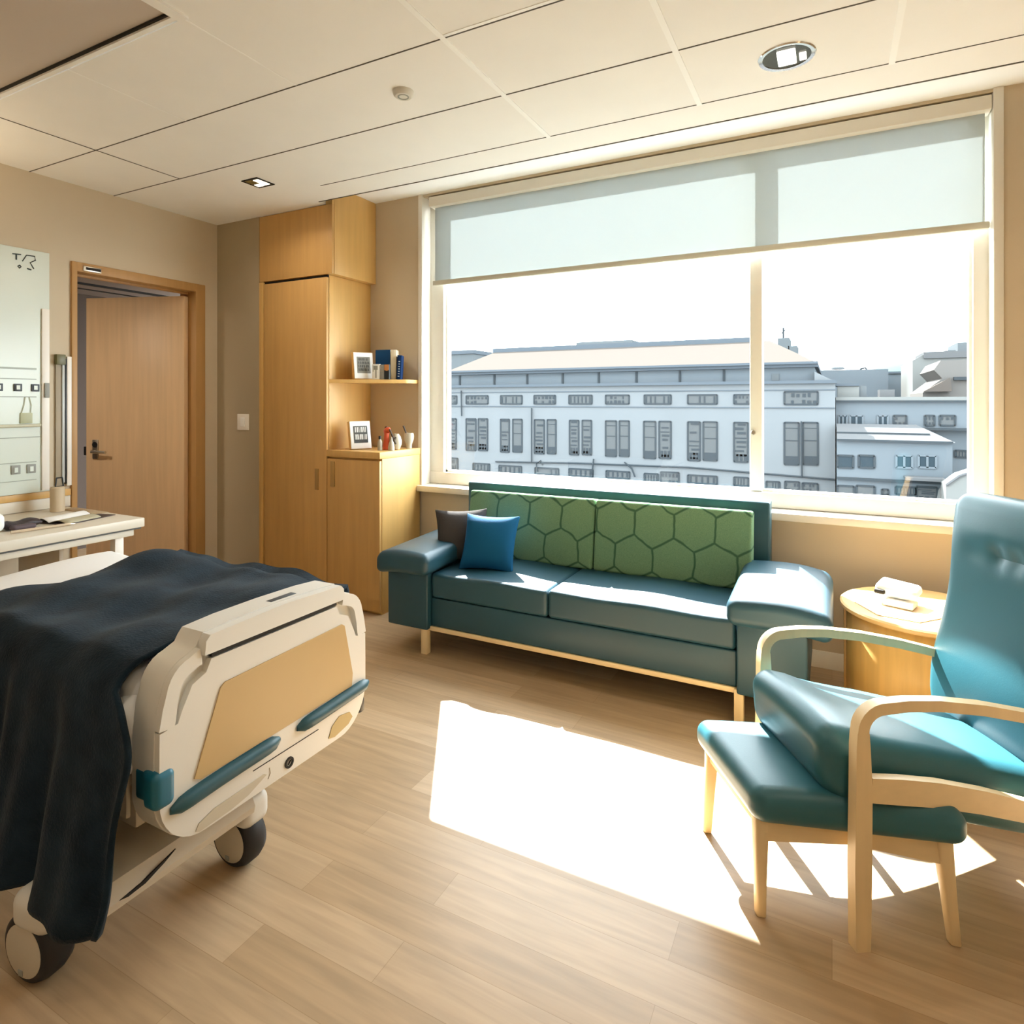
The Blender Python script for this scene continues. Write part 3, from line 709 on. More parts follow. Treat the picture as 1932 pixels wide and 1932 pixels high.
# mattress with fitted sheet
def mat_def(v):
    z = v.z
    if v.z > 0:
        fx = (v.x / .63); z += .012 * math.cos(min(1, abs(fx)) * PI / 2) + .006 * math.sin(v.x * 9) * math.cos(v.y * 7)
        z += .022 * math.exp(-((v.x + .60) / .14) ** 2) * (1 if v.z > .05 else 0) * math.exp(-((v.y - .25) / .25) ** 2)
    return Vector((v.x - 2.075, v.y + 1.215, z + .622))
mt = thing('mattress', 'mattress under a white fitted sheet on the hospital bed', 'mattress', (-2.07, 1.19, .54))
obj('mattress_body', MB().rbox(.64, .345, .085, .05, mat_def, n=18), SHEET, mt)
def crump(v):
    return Vector((v.x - 1.462 + .006 * math.sin(v.z * 60 + v.y * 30), v.y + .878 + .006 * math.sin(v.z * 45), v.z + .575 + .008 * math.sin(v.y * 50)))
obj('sheet_corner', MB().rbox(.03, .035, .085, .025, crump, n=8), SHEET, mt, label='crumpled sheet corner')
# blanket
def blanket():
    NX, NT = 90, 110; rows = []
    rn = random.Random(3)
    ph = [rn.uniform(0, 6.28) for _ in range(8)]
    for i in range(NX + 1):
        u = i / NX; x0 = -2.32 + u * (2.32 - 1.445)
        row = []
        for j in range(NT + 1):
            s_ = j / NT
            # arc length from far hem over the top to the near hem
            far_drop = .10; top = .76; near = .515
            L_ = s_ * (far_drop + top + near)
            edge = 0.
            if L_ < far_drop:
                q = (far_drop - L_); y = 1.575 + .012; z = .735 - q; w = 0
            elif L_ < far_drop + top:
                q = (L_ - far_drop) / top; y = 1.575 - q * (1.575 - .84)
                z = .735; w = 0
                # rounded shoulders
                dn = y - .84; df = 1.575 - y
                if dn < .06: z -= .045 * (1 - dn / .06) ** 2
                if df < .05: z -= .02 * (1 - df / .05) ** 2
            else:
                q = L_ - far_drop - top; z = .69 - q; y = .84 - .010 * min(1, q / .06) - .055 * (q / near) ; w = q / near
            x = x0
            # head edge wander
            if u < .2: x += (.2 - u) / .2 * (.025 * math.sin(y * 9 + 1.1) + .012 * math.sin(y * 23))
            topw = math.exp(-((z - .735) / .05) ** 2)
            z += topw * (.010 * math.sin(x * 11 + ph[0] + y * 4) + .007 * math.sin(y * 17 - x * 8 + ph[1]) + .006 * math.sin(x * 27 + y * 12 + ph[2]))
            z += topw * .026 * math.exp(-((x + 2.26) / .10) ** 2) * math.exp(-((y - 1.46) / .13) ** 2)
            z += topw * .012 * math.exp(-((x + 2.22) / .07) ** 2) * math.exp(-((y - 1.18) / .12) ** 2)
            # vertical folds on the drop
            fold = (.022 * math.sin(x * 31 + ph[3]) + .012 * math.sin(x * 58 + ph[4] + 2 * w)) * w ** .8
            y += fold - .012 * w
            sh = max(0, min(1, (.85 - y) / .2)) * (1 - w)
            z += .013 * sh * math.sin(x * 40 + ph[5] + y * 9); y += .006 * sh * math.sin(x * 66 + ph[6])
            # right edge flares, hem lifts
            if u > .6: x += (u - .6) / .4 * (.085 * (1 - (1 - min(1, w / .30)) ** 2) - .03 * w ** 2 + .010 * math.sin(w * 9))
            if w > 0: z += w ** 3 * (.030 * max(0, (u - .93) / .07) + .028 * max(0, min(1, (-1.48 - x) / .25)) + .008 * math.sin(x * 19 + 1.))
            row.append((x, y, max(z, .03)))
        rows.append(row)
    return MB().grid(rows)
bk = solid(obj('blanket', blanket(), BLANK, smooth=180), .012, 1.)
tag(bk, 'dark navy wool blanket spread over the bed and hanging down its side', 'blanket')

# ------------------------------------------------------------------ sofa
SX0, SX1 = -1.90, -.355
sofa = thing('sofa', 'long teal vinyl sofa with green hexagon back cushions under the window', 'sofa', (-1.13, 3.05, 0))
obj('base', MB().box(SX0, SX1, 2.735, 3.36, .150, .302, .008, 3), TEALS, sofa)
def seat_f(cx, cy, cz, hx, hy, cr=.012, sd=1):
    def f(v):
        z = v.z + (cr * (1 - (v.x / hx) ** 2) * (1 - (v.y / hy) ** 2) if v.z > 0 else 0)
        z += .003 * math.sin(v.x * 13 + sd) * (v.z > 0)
        return Vector((v.x + cx, v.y + cy, z + cz))
    return f
SM = -1.22
for x0, x1 in ((SX0 + .003, SM - .0015), (SM + .0015, SX1 - .003)):
    hx = (x1 - x0) / 2
    obj('seat_cushion', MB().rbox(hx, .285, .066, .02, seat_f((x0 + x1) / 2, 3.01, .370, hx, .285), n=10), TEALS, sofa)
obj('backrest', MB().box(-2.035, -.275, 3.33, 3.445, .16, .845, .012, 3), TEALD, sofa)
def arm(x0, x1, bx0, bx1, out):
    def f(v):
        cx, hx = (x0 + x1) / 2, (x1 - x0) / 2
        k = (v.x / hx) * out                       # rolls down to the outside
        z = v.z - .02 * max(0, k) ** 2 + (.012 * (1 - (v.x / hx) ** 2) if v.z > 0 else 0) + .012 * v.y / .3
        return Vector((cx + v.x, 2.935 + v.y, .505 + z))
    a = obj('armrest', MB().box(bx0, bx1, 2.70, 3.33, .135, .452, .010, 3), TEALS, sofa)
    obj('arm_pad', MB().rbox((x1 - x0) / 2, .315, .055, .04, f, n=8), TEALS, a)
arm(-2.195, -1.855, -2.165, -1.903, -1)
arm(-.385, .005, -.352, -.085, 1)
def bcush(x0, x1):
    hx, hz, hy = (x1 - x0) / 2, .190, .056
    Rm = Matrix.Rotation(-.14, 4, 'X')
    def f(v):
        y = v.y - .012 * (1 - (v.x / hx) ** 2) * (1 - (v.z / hz) ** 2) * (v.y < 0)
        p = Rm @ Vector((v.x, y, v.z)); return p + Vector(((x0 + x1) / 2, 3.238, .619))
    return f
for x0, x1 in ((-1.945, -1.152), (-1.146, -.345)):
    obj('back_cushion', MB().rbox((x1 - x0) / 2, .056, .190, .016, bcush(x0, x1), n=8), GREEN, sofa, label='green cushion with hexagon outlines')
r = MB(); r.box(-1.95, -.30, 2.728, 2.752, .128, .150, .002); r.box(-1.95, -.30, 3.30, 3.324, .128, .150, .002)
obj('rail', r, BEECHX, sofa, label='pale wooden rail')
for x in (-1.935, -.345):
    for y in (2.715, 3.29): obj('leg', MB().box(x - .019, x + .019, y, y + .038, 0, .150, .003), BEECH, sofa)

def pillow(name, c, yaw, lean, W, m, label):
    def f(v):
        h = W / 2; a, b = v.x / h, v.z / h
        puff = (max(0, 1 - a * a) * max(0, 1 - b * b)) ** .45
        pin = 1 - .10 * (1 - a * a) * abs(b) ** 3 ; pin2 = 1 - .10 * (1 - b * b) * abs(a) ** 3
        return Vector((v.x * pin2, (v.y / .02) * (.006 + .058 * puff), v.z * pin))
    t = MB(); t.rbox(W / 2, .02, W / 2, .006, f, n=14, k=2)
    Mx = Matrix.Translation(c) @ Matrix.Rotation(yaw, 4, 'Z') @ Matrix.Rotation(lean, 4, 'X')
    return tag(obj(name, t, m, M=Mx, smooth=180), label, 'pillow', group='throw pillows on the sofa')
pillow('throw_pillow', (-1.875, 3.00, .585), .62, -.32, .30, GREYP, 'charcoal grey throw pillow in the sofa corner')
pillow('throw_pillow', (-1.665, 2.95, .575), .16, -.42, .31, BLUEP, 'bright blue throw pillow leaning on the green cushion')

# ------------------------------------------------------------------ side table and device
TC = (.335, 3.05)
t = thing('side_table', 'round-fronted beech side table between the sofa and the armchair', 'table', (*TC, 0))
obj('top', MB().lathe([(0, 0), (.298, 0), (.305, .006), (.305, .018), (.298, .024), (0, .024)], (*TC, .472), 64), TABLEW, t)
n = MB(); n.lathe([(.272, .0), (.272, .4715)], (*TC, 0), 48, a0=-PI * .98, a1=-PI * .02)
sh = solid(obj('curved_panel', n, wood('table_side', (.62, .38, .12), .4), t), .02, 0)
obj('back_panel', MB().box(TC[0] - .272, TC[0] + .272, TC[1], TC[1] + .02, 0, .4715, .002), wood('table_side2', (.62, .38, .12), .4), t)
obj('side_post', MB().box(TC[0] - .290, TC[0] - .262, TC[1] - .02, TC[1] + .02, 0, .4715, .003), wood('table_post', (.40, .22, .07), .4), t, label='darker upright edge')
ZS = .4963
tag(obj('leaflet', MB().prism([(.085, 3.0), (.16, 2.86), (.30, 2.835), (.40, 2.95), (.30, 3.12), (.16, 3.14)], XYd, ZS + .0003, ZS + .003), mat('buff_leaflet', (.72, .54, .32), .6)), 'thin buff leaflet lying on the side table', 'leaflet')
t = thing('handheld_device', 'small white clamshell device resting on the side table', 'device', (.235, 3.05, ZS))
ZQ = ZS + .0035
Mx = Matrix.Translation((.245, 3.06, ZQ)) @ Matrix.Rotation(-.35, 4, 'Z')
obj('base', MB().rbox(.055, .04, .012, .008, lambda v: Vector((v.x + .02, v.y - .035, v.z + .0125)), n=3), PAPER, t, M=Mx)
obj('body', MB().rbox(.078, .052, .023, .02, lambda v: Vector((v.x, v.y + .012, v.z * (1.1 - .25 * (v.x / .08)) + .054 + .12 * v.y)), n=6), PAPER, t, M=Mx)
obj('slot', MB().rbox(.020, .012, .009, .006, lambda v: Vector((v.x - .055, v.y - .040, v.z + .046)), n=2), DARK, t, M=Mx, label='dark opening')

# ------------------------------------------------------------------ armchair
AX = math.radians(32.2); OX, OY = .051, 1.769
CM = Matrix.Translation((OX, OY, 0)) @ Matrix.Rotation(AX, 4, 'Z')      # +x runs to the chair's back, +y across
def cw(x, y, z=0): return CM @ Vector((x, y, z))
chair = thing('armchair', 'high-backed turquoise armchair with pale bentwood arms', 'armchair', tuple(cw(.3, .23)))
def sweep2(path, w0):
    """closed outline of a band of varying width around a 2-D path"""
    L_, R_ = [], []
    for i, (p, t_) in enumerate(zip(path, w0)):
        a = Vector(path[max(i - 1, 0)]); b = Vector(path[min(i + 1, len(path) - 1)]); d = (b - a).normalized(); nn = Vector((-d.y, d.x))
        L_.append(tuple(Vector(p) + nn * t_ / 2)); R_.append(tuple(Vector(p) - nn * t_ / 2))
    return L_ + R_[::-1]
def chair_side(yc):
    hw = .0155
    path = [(.0, 0.), (.0, .2), (.002, .40), (.0, .50), (.0, .535), *arc(.058, .535, .058, 180, 100, 6), (.12, .597), (.20, .594), (.32, .578), (.46, .549), (.60, .512), (.66, .49)]
    wd = [.038, .044, .042, .036, .031, *[.029] * 7, .028, .027, .027, .027, .026, .026]
    ar = obj('arm', MB().prism(sweep2(path, wd), XZy, yc - hw, yc + hw, .007, 3), BEECH, chair, M=CM, label='bent front leg and armrest in one piece')
    rl = [(.024, .392), (.10, .384), (.20, .371), (.32, .346), (.46, .309), (.62, .262)]
    obj('side_rail', MB().prism(sweep2(rl, [.060, .064, .062, .058, .052, .046]), XZy, yc - .012, yc + .012, .006, 2), BEECHX, chair, M=CM)
    rp = [(.74, 0.), (.70, .16), (.66, .30), (.655, .40), (.672, .52), (.72, .70), (.76, .86)]
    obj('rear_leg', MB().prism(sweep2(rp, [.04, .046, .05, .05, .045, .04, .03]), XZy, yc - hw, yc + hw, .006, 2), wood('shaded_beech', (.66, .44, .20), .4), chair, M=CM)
chair_side(-.018); chair_side(.468)
obj('cross_rail', MB().box(.012, .035, 0, .45, .30, .345, .004), BEECHX, chair, M=CM)
obj('cross_rail', MB().box(.625, .65, .0, .45, .22, .27, .004), BEECHX, chair, M=CM)
def seat(v):
    u = (v.x + .33) / .66                                      # 0 front .. 1 back
    hz = .088
    z = v.z
    if v.z > 0: z += .016 * (1 - (v.y / .215) ** 2) - .012 * max(0, u - .5)
    x = v.x
    if u < .25: x -= .0 ; z += .012 * math.sin(u / .25 * PI) * (v.z > 0)
    return Vector((x + .255 - .10 * v.z * (u < .5), v.y + .225, z + .405 - .15 * (u - 0.1)))
obj('seat', MB().rbox(.325, .213, .088, .06, seat, n=12, k=6), TEALC, chair, M=CM)
def back(v):
    # v.y across (half .245), v.z up (half .37), v.x thickness
    s_ = (v.z + .37) / .74
    wid = .99 + .07 * math.exp(-((s_ - .24) / .16) ** 2) - .045 * math.exp(-((s_ - .60) / .18) ** 2) - .10 * max(0, .12 - s_) / .12
    y = v.y * wid
    x = v.x
    if v.x < 0:
        x -= .026 * math.exp(-((s_ - .25) / .2) ** 2) * (1 - (v.y / .26) ** 2) + .018 * math.exp(-((s_ - .86) / .14) ** 2) * (1 - (v.y / .26) ** 2)
        for by in (-.075, -.015, .045):
            x += .013 * math.exp(-(((v.y - by) / .028) ** 2 + ((v.z - .205) / .028) ** 2))
        x += .010 * math.exp(-((v.z - .205) / .03) ** 2) * max(0, 1 - (v.y / .19) ** 4)
    lean = .135
    return Vector((x + .615 + (v.z + .37) * lean, y + .222, v.z + .675))
obj('backrest', MB().rbox(.055, .262, .375, .05, back, n=26, k=5), TEALC, chair, M=CM)
for by in (-.075, -.015, .045):
    bt = MB(); bt.lathe([(0, -.002), (.004, -.0015), (.006, .001), (0, .003)], tuple(back(Vector((-.055, by, .205))) + Vector((.004, 0, 0))), 12, 'x')
    obj('tufting_button', bt, TEALD, chair, M=CM)

# ------------------------------------------------------------------ footstool
# corners (world): far-front, near-front, near-back, far-back
P0, P1, P2 = Vector((-.395, 2.03, 0)), Vector((-.178, 1.70, 0)), Vector((.310, 1.850, 0))
ex_, ey_ = (P2 - P1), (P0 - P1); P3 = P1 + ex_ + ey_
ctr = (P0 + P2) / 2
fs = thing('footstool', 'low turquoise footstool with pale wooden legs pushed under the armchair', 'footstool', tuple(ctr))
def fsm(v):                                                     # unit square -> skewed seat
    a, b = v.x / .5, v.y / .5
    p = ctr + ex_ * (v.x / 1.0) + ey_ * (v.y / 1.0)
    z = v.z
    if v.z > 0: z += .012 * (1 - a * a) * (1 - b * b) + .006 * (1 - a * a)
    return Vector((p.x, p.y, z + .298))
EL, EW = ex_.length, ey_.length
def fsc(v): return fsm(Vector((v.x / EL, v.y / EW, v.z)))
obj('seat', MB().rbox(EL / 2, EW / 2, .045, .038, fsc, n=8, k=5), TEALC, fs)
def floc(a, b): return ctr + ex_ * a + ey_ * b
legs = [(-.42, .40, -.03, 0), (-.435, -.40, 0, 0), (.40, -.415, .055, -.0), (.40, .40, .05, 0)]
ux, uy = ex_.normalized(), ey_.normalized()
for a, b, da, db in legs:
    top = floc(a, b); bot = floc(a + da, b + db)
    t = MB(); rr = []
    for i, (z, w_) in enumerate(((0, .019), (.12, .022), (.262, .028))):
        p = bot.lerp(top, z / .262)
        rr.append((p, z, w_))
    bmq = bmesh.new(); rings = []
    for p, z, w_ in rr:
        rings.append([bmq.verts.new(Vector((p.x, p.y, z)) + ux * w_ * sx * .62 + uy * w_ * sy * .55) for sx, sy in ((-1, -1), (1, -1), (1, 1), (-1, 1))])
    for i in range(2):
        for k_2 in range(4): bmq.faces.new((rings[i][k_2], rings[i][(k_2 + 1) % 4], rings[i + 1][(k_2 + 1) % 4], rings[i + 1][k_2]))
    bmq.faces.new(rings[0][::-1]); bmq.faces.new(rings[-1])
    bmesh.ops.recalc_face_normals(bmq, faces=bmq.faces[:])
    bmesh.ops.bevel(bmq, geom=[e_ for e_ in bmq.edges if e_.calc_face_angle(0) > .6], offset=.005, segments=2, profile=.5, affect='EDGES')
    t.add(bmq); obj('leg', t, BEECH, fs)
for b0, a0, a1 in ((-.40, -.42, .40), (.40, -.42, .40)):
    A_, B_ = floc(a0, b0), floc(a1, b0); d = (B_ - A_); Ln = d.length
    Mx = Matrix.Translation(A_) @ Matrix.Rotation(math.atan2(d.y, d.x), 4, 'Z')
    obj('rail', MB().prism([(0, .205), (Ln * .5, .222), (Ln, .20), (Ln, .262), (0, .262)], XZy, -.014, .014, .004), BEECHX, fs, M=Mx)
for a0 in (-.42, .40):
    A_, B_ = floc(a0, -.40), floc(a0, .40); d = (B_ - A_); Ln = d.length
    Mx = Matrix.Translation(A_) @ Matrix.Rotation(math.atan2(d.y, d.x), 4, 'Z')
    obj('rail', MB().box(0, Ln, -.012, .012, .225, .262, .004), BEECHX, fs, M=Mx)

# ------------------------------------------------------------------ ceiling fittings
t = thing('downlight', 'round chrome recessed downlight in the ceiling near the window', 'downlight', (-.153, 2.557, ZC))
obj('trim_ring', MB().lathe([(.085, -.004), (.098, -.006), (.102, -.002), (.102, 0), (.085, 0), (.085, -.004)], (-.153, 2.557, ZC), 40), CHROME, t)
obj('reflector', MB().lathe([(.0, -.0012), (.086, -.0012), (.086, -.0005), (0, -.0005)], (-.153, 2.557, ZC), 40), mat('downlight_reflector', (.10, .105, .09), .25, .6), t, label='dark reflector')
q = MB(); q.box(-.185, -.12, 2.50, 2.61, ZC - .010, ZC - .0015, .004); q.box(-.11, -.085, 2.545, 2.60, ZC - .008, ZC - .0015, .003)
obj('lamp', q, emit('lamp_glow', (1, .96, .88), 1.2), t, label='bright lamp tube')
t = thing('square_downlight', 'square recessed downlight with a dark grille near the wardrobe', 'downlight', (-3.04, 2.58, ZC))
Mx = Matrix.Translation((-3.04, 2.58, ZC))
q = MB(); 
for a, b, c_, d in ((-.066, .066, -.066, -.058), (-.066, .066, .058, .066), (-.066, -.058, -.066, .066), (.058, .066, -.066, .066)): q.box(a, b, c_, d, -.005, -.0003)
obj('trim_frame', q, DARK, t, M=Mx)
obj('grille', MB().box(-.058, .058, -.058, .058, -.003, -.0004), mat('bronze_grille', (.10, .075, .03), .35, .5), t, M=Mx)
q = MB()
for i in range(4): q.box(-.05, -.005, -.05 + i * .014, -.043 + i * .014, -.006, -.0025)
obj('louvre', q, mat('gold_louvre', (.5, .38, .14), .3, .6), t, M=Mx)
q = MB(); q.box(.008, .05, -.045, .045, -.006, -.0025, .003); q.box(-.05, .0, .012, .048, -.006, -.0025, .003)
obj('lamp', q, emit('lamp_glow2', (1, .92, .75), 1.), t, M=Mx, label='pale lamp face')
t = thing('smoke_detector', 'small round white smoke detector on the ceiling', 'smoke detector', (-1.605, 2.105, ZC))
obj('housing', MB().lathe([(0, -.022), (.034, -.022), (.042, -.014), (.045, 0), (0, 0)], (-1.605, 2.105, ZC - .0005), 32), mat('detector_plastic', (.66, .64, .58), .5), t)
obj('sensor_ring', MB().lathe([(.018, -.0235), (.024, -.0235), (.024, -.0215), (.018, -.0215), (.018, -.0235)], (-1.605, 2.105, ZC - .0005), 24), OUTG, t)

# ------------------------------------------------------------------ outside
CAMH = 1.35; TH = math.radians(27.36)
def at(u, v, Y):
    """point on the vertical plane y = Y, given along the viewing direction"""
    a = (u - 966) / 1167; b = (757 - v) / 1167
    d = Vector((-math.sin(TH) + a * math.cos(TH), math.cos(TH) + a * math.sin(TH), b))
    return d * (Y / d.y) + Vector((0, 0, CAMH))
def block(mb, u0, v0, u1, v1, Y, depth, dz=None):
    a, b = at(u0, v0, Y), at(u1, v1, Y)
    zt, zb = max(a.z, at(u1, v0, Y).z) if dz is None else a.z, b.z
    mb.box(a.x, b.x, Y, Y + depth, zb, zt)
ZG = -11.
struct('ground', MB().box(-120, 60, 7, 130, ZG - .2, ZG), GROUND, 'pale street ground outside', 'ground')
YM = 40.
main = thing('building', 'long pale institutional building with a pinkish hipped roof across the street', 'building', tuple(at(1200, 757, YM) + Vector((0, 6, -12.3))))
xl, xr = at(760, 757, YM).x, at(1576, 757, YM).x
zl = at(1200, 727, YM).z                       # ledge above the upper windows
w = MB(); w.box(xl, xr, YM, YM + 14, ZG, zl); obj('wall', w, FACADE, main, smooth=0)
w = MB(); w.box(xl, xr + .1, YM - .25, YM + .3, zl - .02, zl + .16); w.box(xl, xr, YM - .05, YM, zl - .42, zl - .36); w.box(xl, xr, YM - .06, YM, at(1200, 768, YM).z - .03, at(1200, 768, YM).z + .03)
obj('cornice', w, LINE, main, smooth=0) if False else obj('cornice', w, ROOFG, main, smooth=0)
xr2 = at(1537, 757, YM + 1).x
ze = at(1200, 700, YM + 1).z
w = MB(); w.box(xl, xr2, YM + 1, YM + 13, zl, ze); obj('attic_wall', w, FACADE2, main, smooth=0)
w = MB(); w.prism([(xr2, zl + .1), (xr, zl + .1), (xr2, ze - .3)], XZy, YM + .5, YM + 12); obj('shoulder', w, FACADE, main, smooth=0)
w = MB(); w.box(xl, xr2 + .2, YM + .5, YM + 13, ze - .02, ze + .18); w.box(xl, xr2 + .2, YM + .3, YM + .6, ze + .16, ze + .30)
obj('eave', w, ROOFG, main, smooth=0)
for u in (868, 933, 995, 1062, 1130, 1201, 1283, 1366):
    p = at(u, 715, YM + 1)
    obj('attic_pier', MB().box(p.x - .07, p.x + .07, YM + .93, YM + 1, zl + .15, ze - .05), LINE, main, smooth=0)
p = at(1463, 712, YM + 1); obj('attic_vent', MB().box(p.x - .2, p.x + .2, YM + .93, YM + 1, p.z - .2, p.z + .22), STONE, main, smooth=0)
# hipped roof
YRG = YM + 7
ra, rb = at(935, 662, YRG), at(1452, 646, YRG); zr = (ra.z + rb.z) / 2
e0, e1 = xl + 1.2, xr2 + .2
t_ = MB(); F = [(at(838, 700, YM + .5).x, YM + .5, ze + .2), (e1, YM + .5, ze + .2), (e1, YM + 13, ze + .2), (at(838, 700, YM + .5).x, YM + 13, ze + .2)]
R = [(ra.x, YRG, zr), (rb.x, YRG, zr)]
t_.quad(F[0], F[1], R[1], R[0]); t_.quad(F[2], F[3], R[0], R[1]); t_.quad(F[1], F[2], R[1]); t_.quad(F[3], F[0], R[0]); t_.quad(*F[::-1])
obj('roof', t_, ROOFP, main, smooth=0)
w = MB(); w.box(ra.x - .2, rb.x - 1.2, YRG - .15, YRG + .3, zr - .12, zr + .30); obj('ridge_cap', w, ROOFG, main, smooth=0)
w = MB(); block(w, 1087, 646, 1192, 668, YRG, 2); obj('roof_box', w, STONE, main, smooth=0)

rw = random.Random(11)
def pane_rows(mb, x0, x1, z0, z1, Y, nx, nz, fr=.05):
    """glazing bars as part of one window's mesh"""
    for i in range(nx + 1):
        x = x0 + (x1 - x0) * i / nx; mb.box(x - fr / 2, x + fr / 2, Y - .05, Y, z0, z1)
    for i in range(nz + 1):
        z = z0 + (z1 - z0) * i / nz; mb.box(x0, x1, Y - .05, Y, z - fr / 2, z + fr / 2)
def window(par, u0, v0, u1, v1, Y, style='grid', nx=4, nz=2):
    a, b = at(u0, v0, Y), at(u1, v1, Y)
    x0, x1, z0, z1 = a.x, b.x, b.z, a.z
    m = MB(); m.box(x0, x1, Y - .03, Y + .02, z0, z1)
    f = obj('window', m, WIND if style in ('dark', 'split') else WINL, par, smooth=0)
    g = MB(); pane_rows(g, x0, x1, z0, z1, Y - .01, 2 if style == 'split' else 1, 1, .10)
    if style == 'grid':
        for i in range(nx):
            for j in range(nz):
                if rw.random() < .72:
                    xa = x0 + (x1 - x0) * (i + rw.uniform(.15, .3)) / nx; xb = x0 + (x1 - x0) * (i + rw.uniform(.65, .9)) / nx
                    za = z0 + (z1 - z0) * (j + .16) / nz; zb = z0 + (z1 - z0) * (j + rw.uniform(.6, .84)) / nz
                    g.box(xa, xb, Y - .05, Y, za, zb)
    elif style == 'bars':
        for i in range(nx):
            if rw.random() < .85:
                xa = x0 + (x1 - x0) * (i + .3) / nx; g.box(xa, xa + (x1 - x0) / nx * .35, Y - .05, Y, z0 + (z1 - z0) * .12, z0 + (z1 - z0) * .84)
    elif style == 'louvre':
        n_ = nz
        for j in range(n_):
            if rw.random() < .8:
                za = z0 + (z1 - z0) * (j + .3) / n_; xa = x0 + (x1 - x0) * rw.uniform(.04, .3)
                g.box(xa, x1 - (x1 - x0) * rw.uniform(.04, .3), Y - .05, Y, za, za + (z1 - z0) / n_ * rw.uniform(.25, .6))
        for i in range(3):
            xa = x0 + (x1 - x0) * (.12 + i * .3); g.box(xa, xa + (x1 - x0) * .2, Y - .05, Y, z0 + (z1 - z0) * .03, z0 + (z1 - z0) * .2)
    elif style == 'half':
        g.box(x0, x1, Y - .05, Y, z0, z0 + (z1 - z0) * .2); g.box(x0, x1, Y - .05, Y, z0 + (z1 - z0) * .56, z0 + (z1 - z0) * .58)
        g.box(x0, x1, Y - .05, Y, z0 + (z1 - z0) * .86, z0 + (z1 - z0) * .875)
    obj('glazing_bars', g, LINE if style != 'split' else FACADE2, f, smooth=0)
# upper row of strip windows
for u0, u1, st in ((849, 862, 'grid'), (880, 921, 'grid'), (945, 985, 'bars'), (1008, 1048, 'grid'), (1074, 1117, 'bars'), (1143, 1187, 'grid'), (1216, 1266, 'bars'), (1298, 1353, 'bars'), (1385, 1428, 'grid'), (1480, 1543, 'grid')):
    window(main, u0, 744 - (u0 - 849) * .004 + (3 if u0 < 1470 else -2), u1, 762 + (0 if u0 < 1470 else 1), YM, st, 6, 2)
# tall pairs
for us, v0, v1 in (((849, 861), 790, 847), ((880, 898, 903, 920), 790, 850), ((945, 961, 968, 985), 791, 853), ((1009, 1027, 1033, 1049), 792, 856), ((1075, 1092, 1099, 1116), 793, 858),
               ((1143, 1163, 1169, 1187), 794, 861), ((1215, 1237, 1244, 1266), 795, 865), ((1298, 1321, 1327, 1353), 796, 869), ((1385, 1411), 797, 872)):
    for k_2 in range(0, len(us), 2): window(main, us[k_2], v0, us[k_2 + 1], v1, YM, 'louvre' if rw.random() < .7 else 'half', 3, 9)
window(main, 1480, 797, 1507, 877, YM, 'half'); window(main, 1515, 797, 1543, 877, YM, 'half')
# lower row
for u0, u1, v0, v1, st in ((850, 864, 864, 887, 'grid'), (893, 924, 874, 889, 'bars'), (942, 984, 878, 895, 'bars'), (1010, 1054, 882, 897, 'bars'), (1074, 1119, 884, 900, 'bars'), (1144, 1188, 888, 903, 'bars'), (1216, 1242, 893, 912, 'bars'), (1247, 1281, 890, 914, 'grid'),
                      (1298, 1353, 896, 914, 'bars'), (1385, 1412, 900, 917, 'bars'), (1446, 1471, 908, 924, 'bars'), (1481, 1508, 908, 930, 'grid'), (1514, 1543, 911, 929, 'grid')):
    window(main, u0, v0, u1, v1, YM, st, 5, 2)
w = MB()
for (u0, v0), (u1, v1) in (((935, 871), (1090, 874)), ((1090, 874), (1300, 882)), ((1300, 882), (1576, 905))):
    a, b = at(u0, v0, YM - .1), at(u1, v1, YM - .1); w.tube([a, b], .06, 6)
obj('string_course', w, LINE, main)
w = MB()
for pts in (((870, 737), (871, 785)), ((1003, 770), (1003, 872)), ((1014, 890), (1012, 875), (1020, 869), (1024, 878)), ((1120, 866), (1116, 900)), ((1178, 872), (1192, 884), (1198, 900)), ((1512, 795), (1513, 900))):
    w.tube([at(u, v, YM - .15) for u, v in pts], .05, 6)
obj('downpipe', w, LINE, main)

# roof tower behind the hip
tw = thing('roof_tower', 'grey stepped rooftop tower with a small antenna', 'tower', tuple(at(1480, 690, 60)))
w = MB(); block(w, 1467, 638, 1489, 760, 60, 3); block(w, 1487, 653, 1504, 760, 60, 3); obj('body', w, STONE, tw, smooth=0)
w = MB(); w.tube([at(1478, 638, 61), at(1478, 618, 61)], .09, 6); w.tube([at(1475, 629, 61), at(1482, 622, 61)], .06, 6); obj('antenna', w, LINE, tw)
# far block at the left
fb_ = thing('building', 'grey block seen past the left hip of the long roof', 'building', tuple(at(865, 757, 70)))
w = MB(); block(w, 800, 667, 893, 790, 70, 6); obj('wall', w, STONE, fb_, smooth=0)
w = MB(); block(w, 800, 664, 893, 667, 69.8, 6.4); obj('parapet', w, ROOFG, fb_, smooth=0)
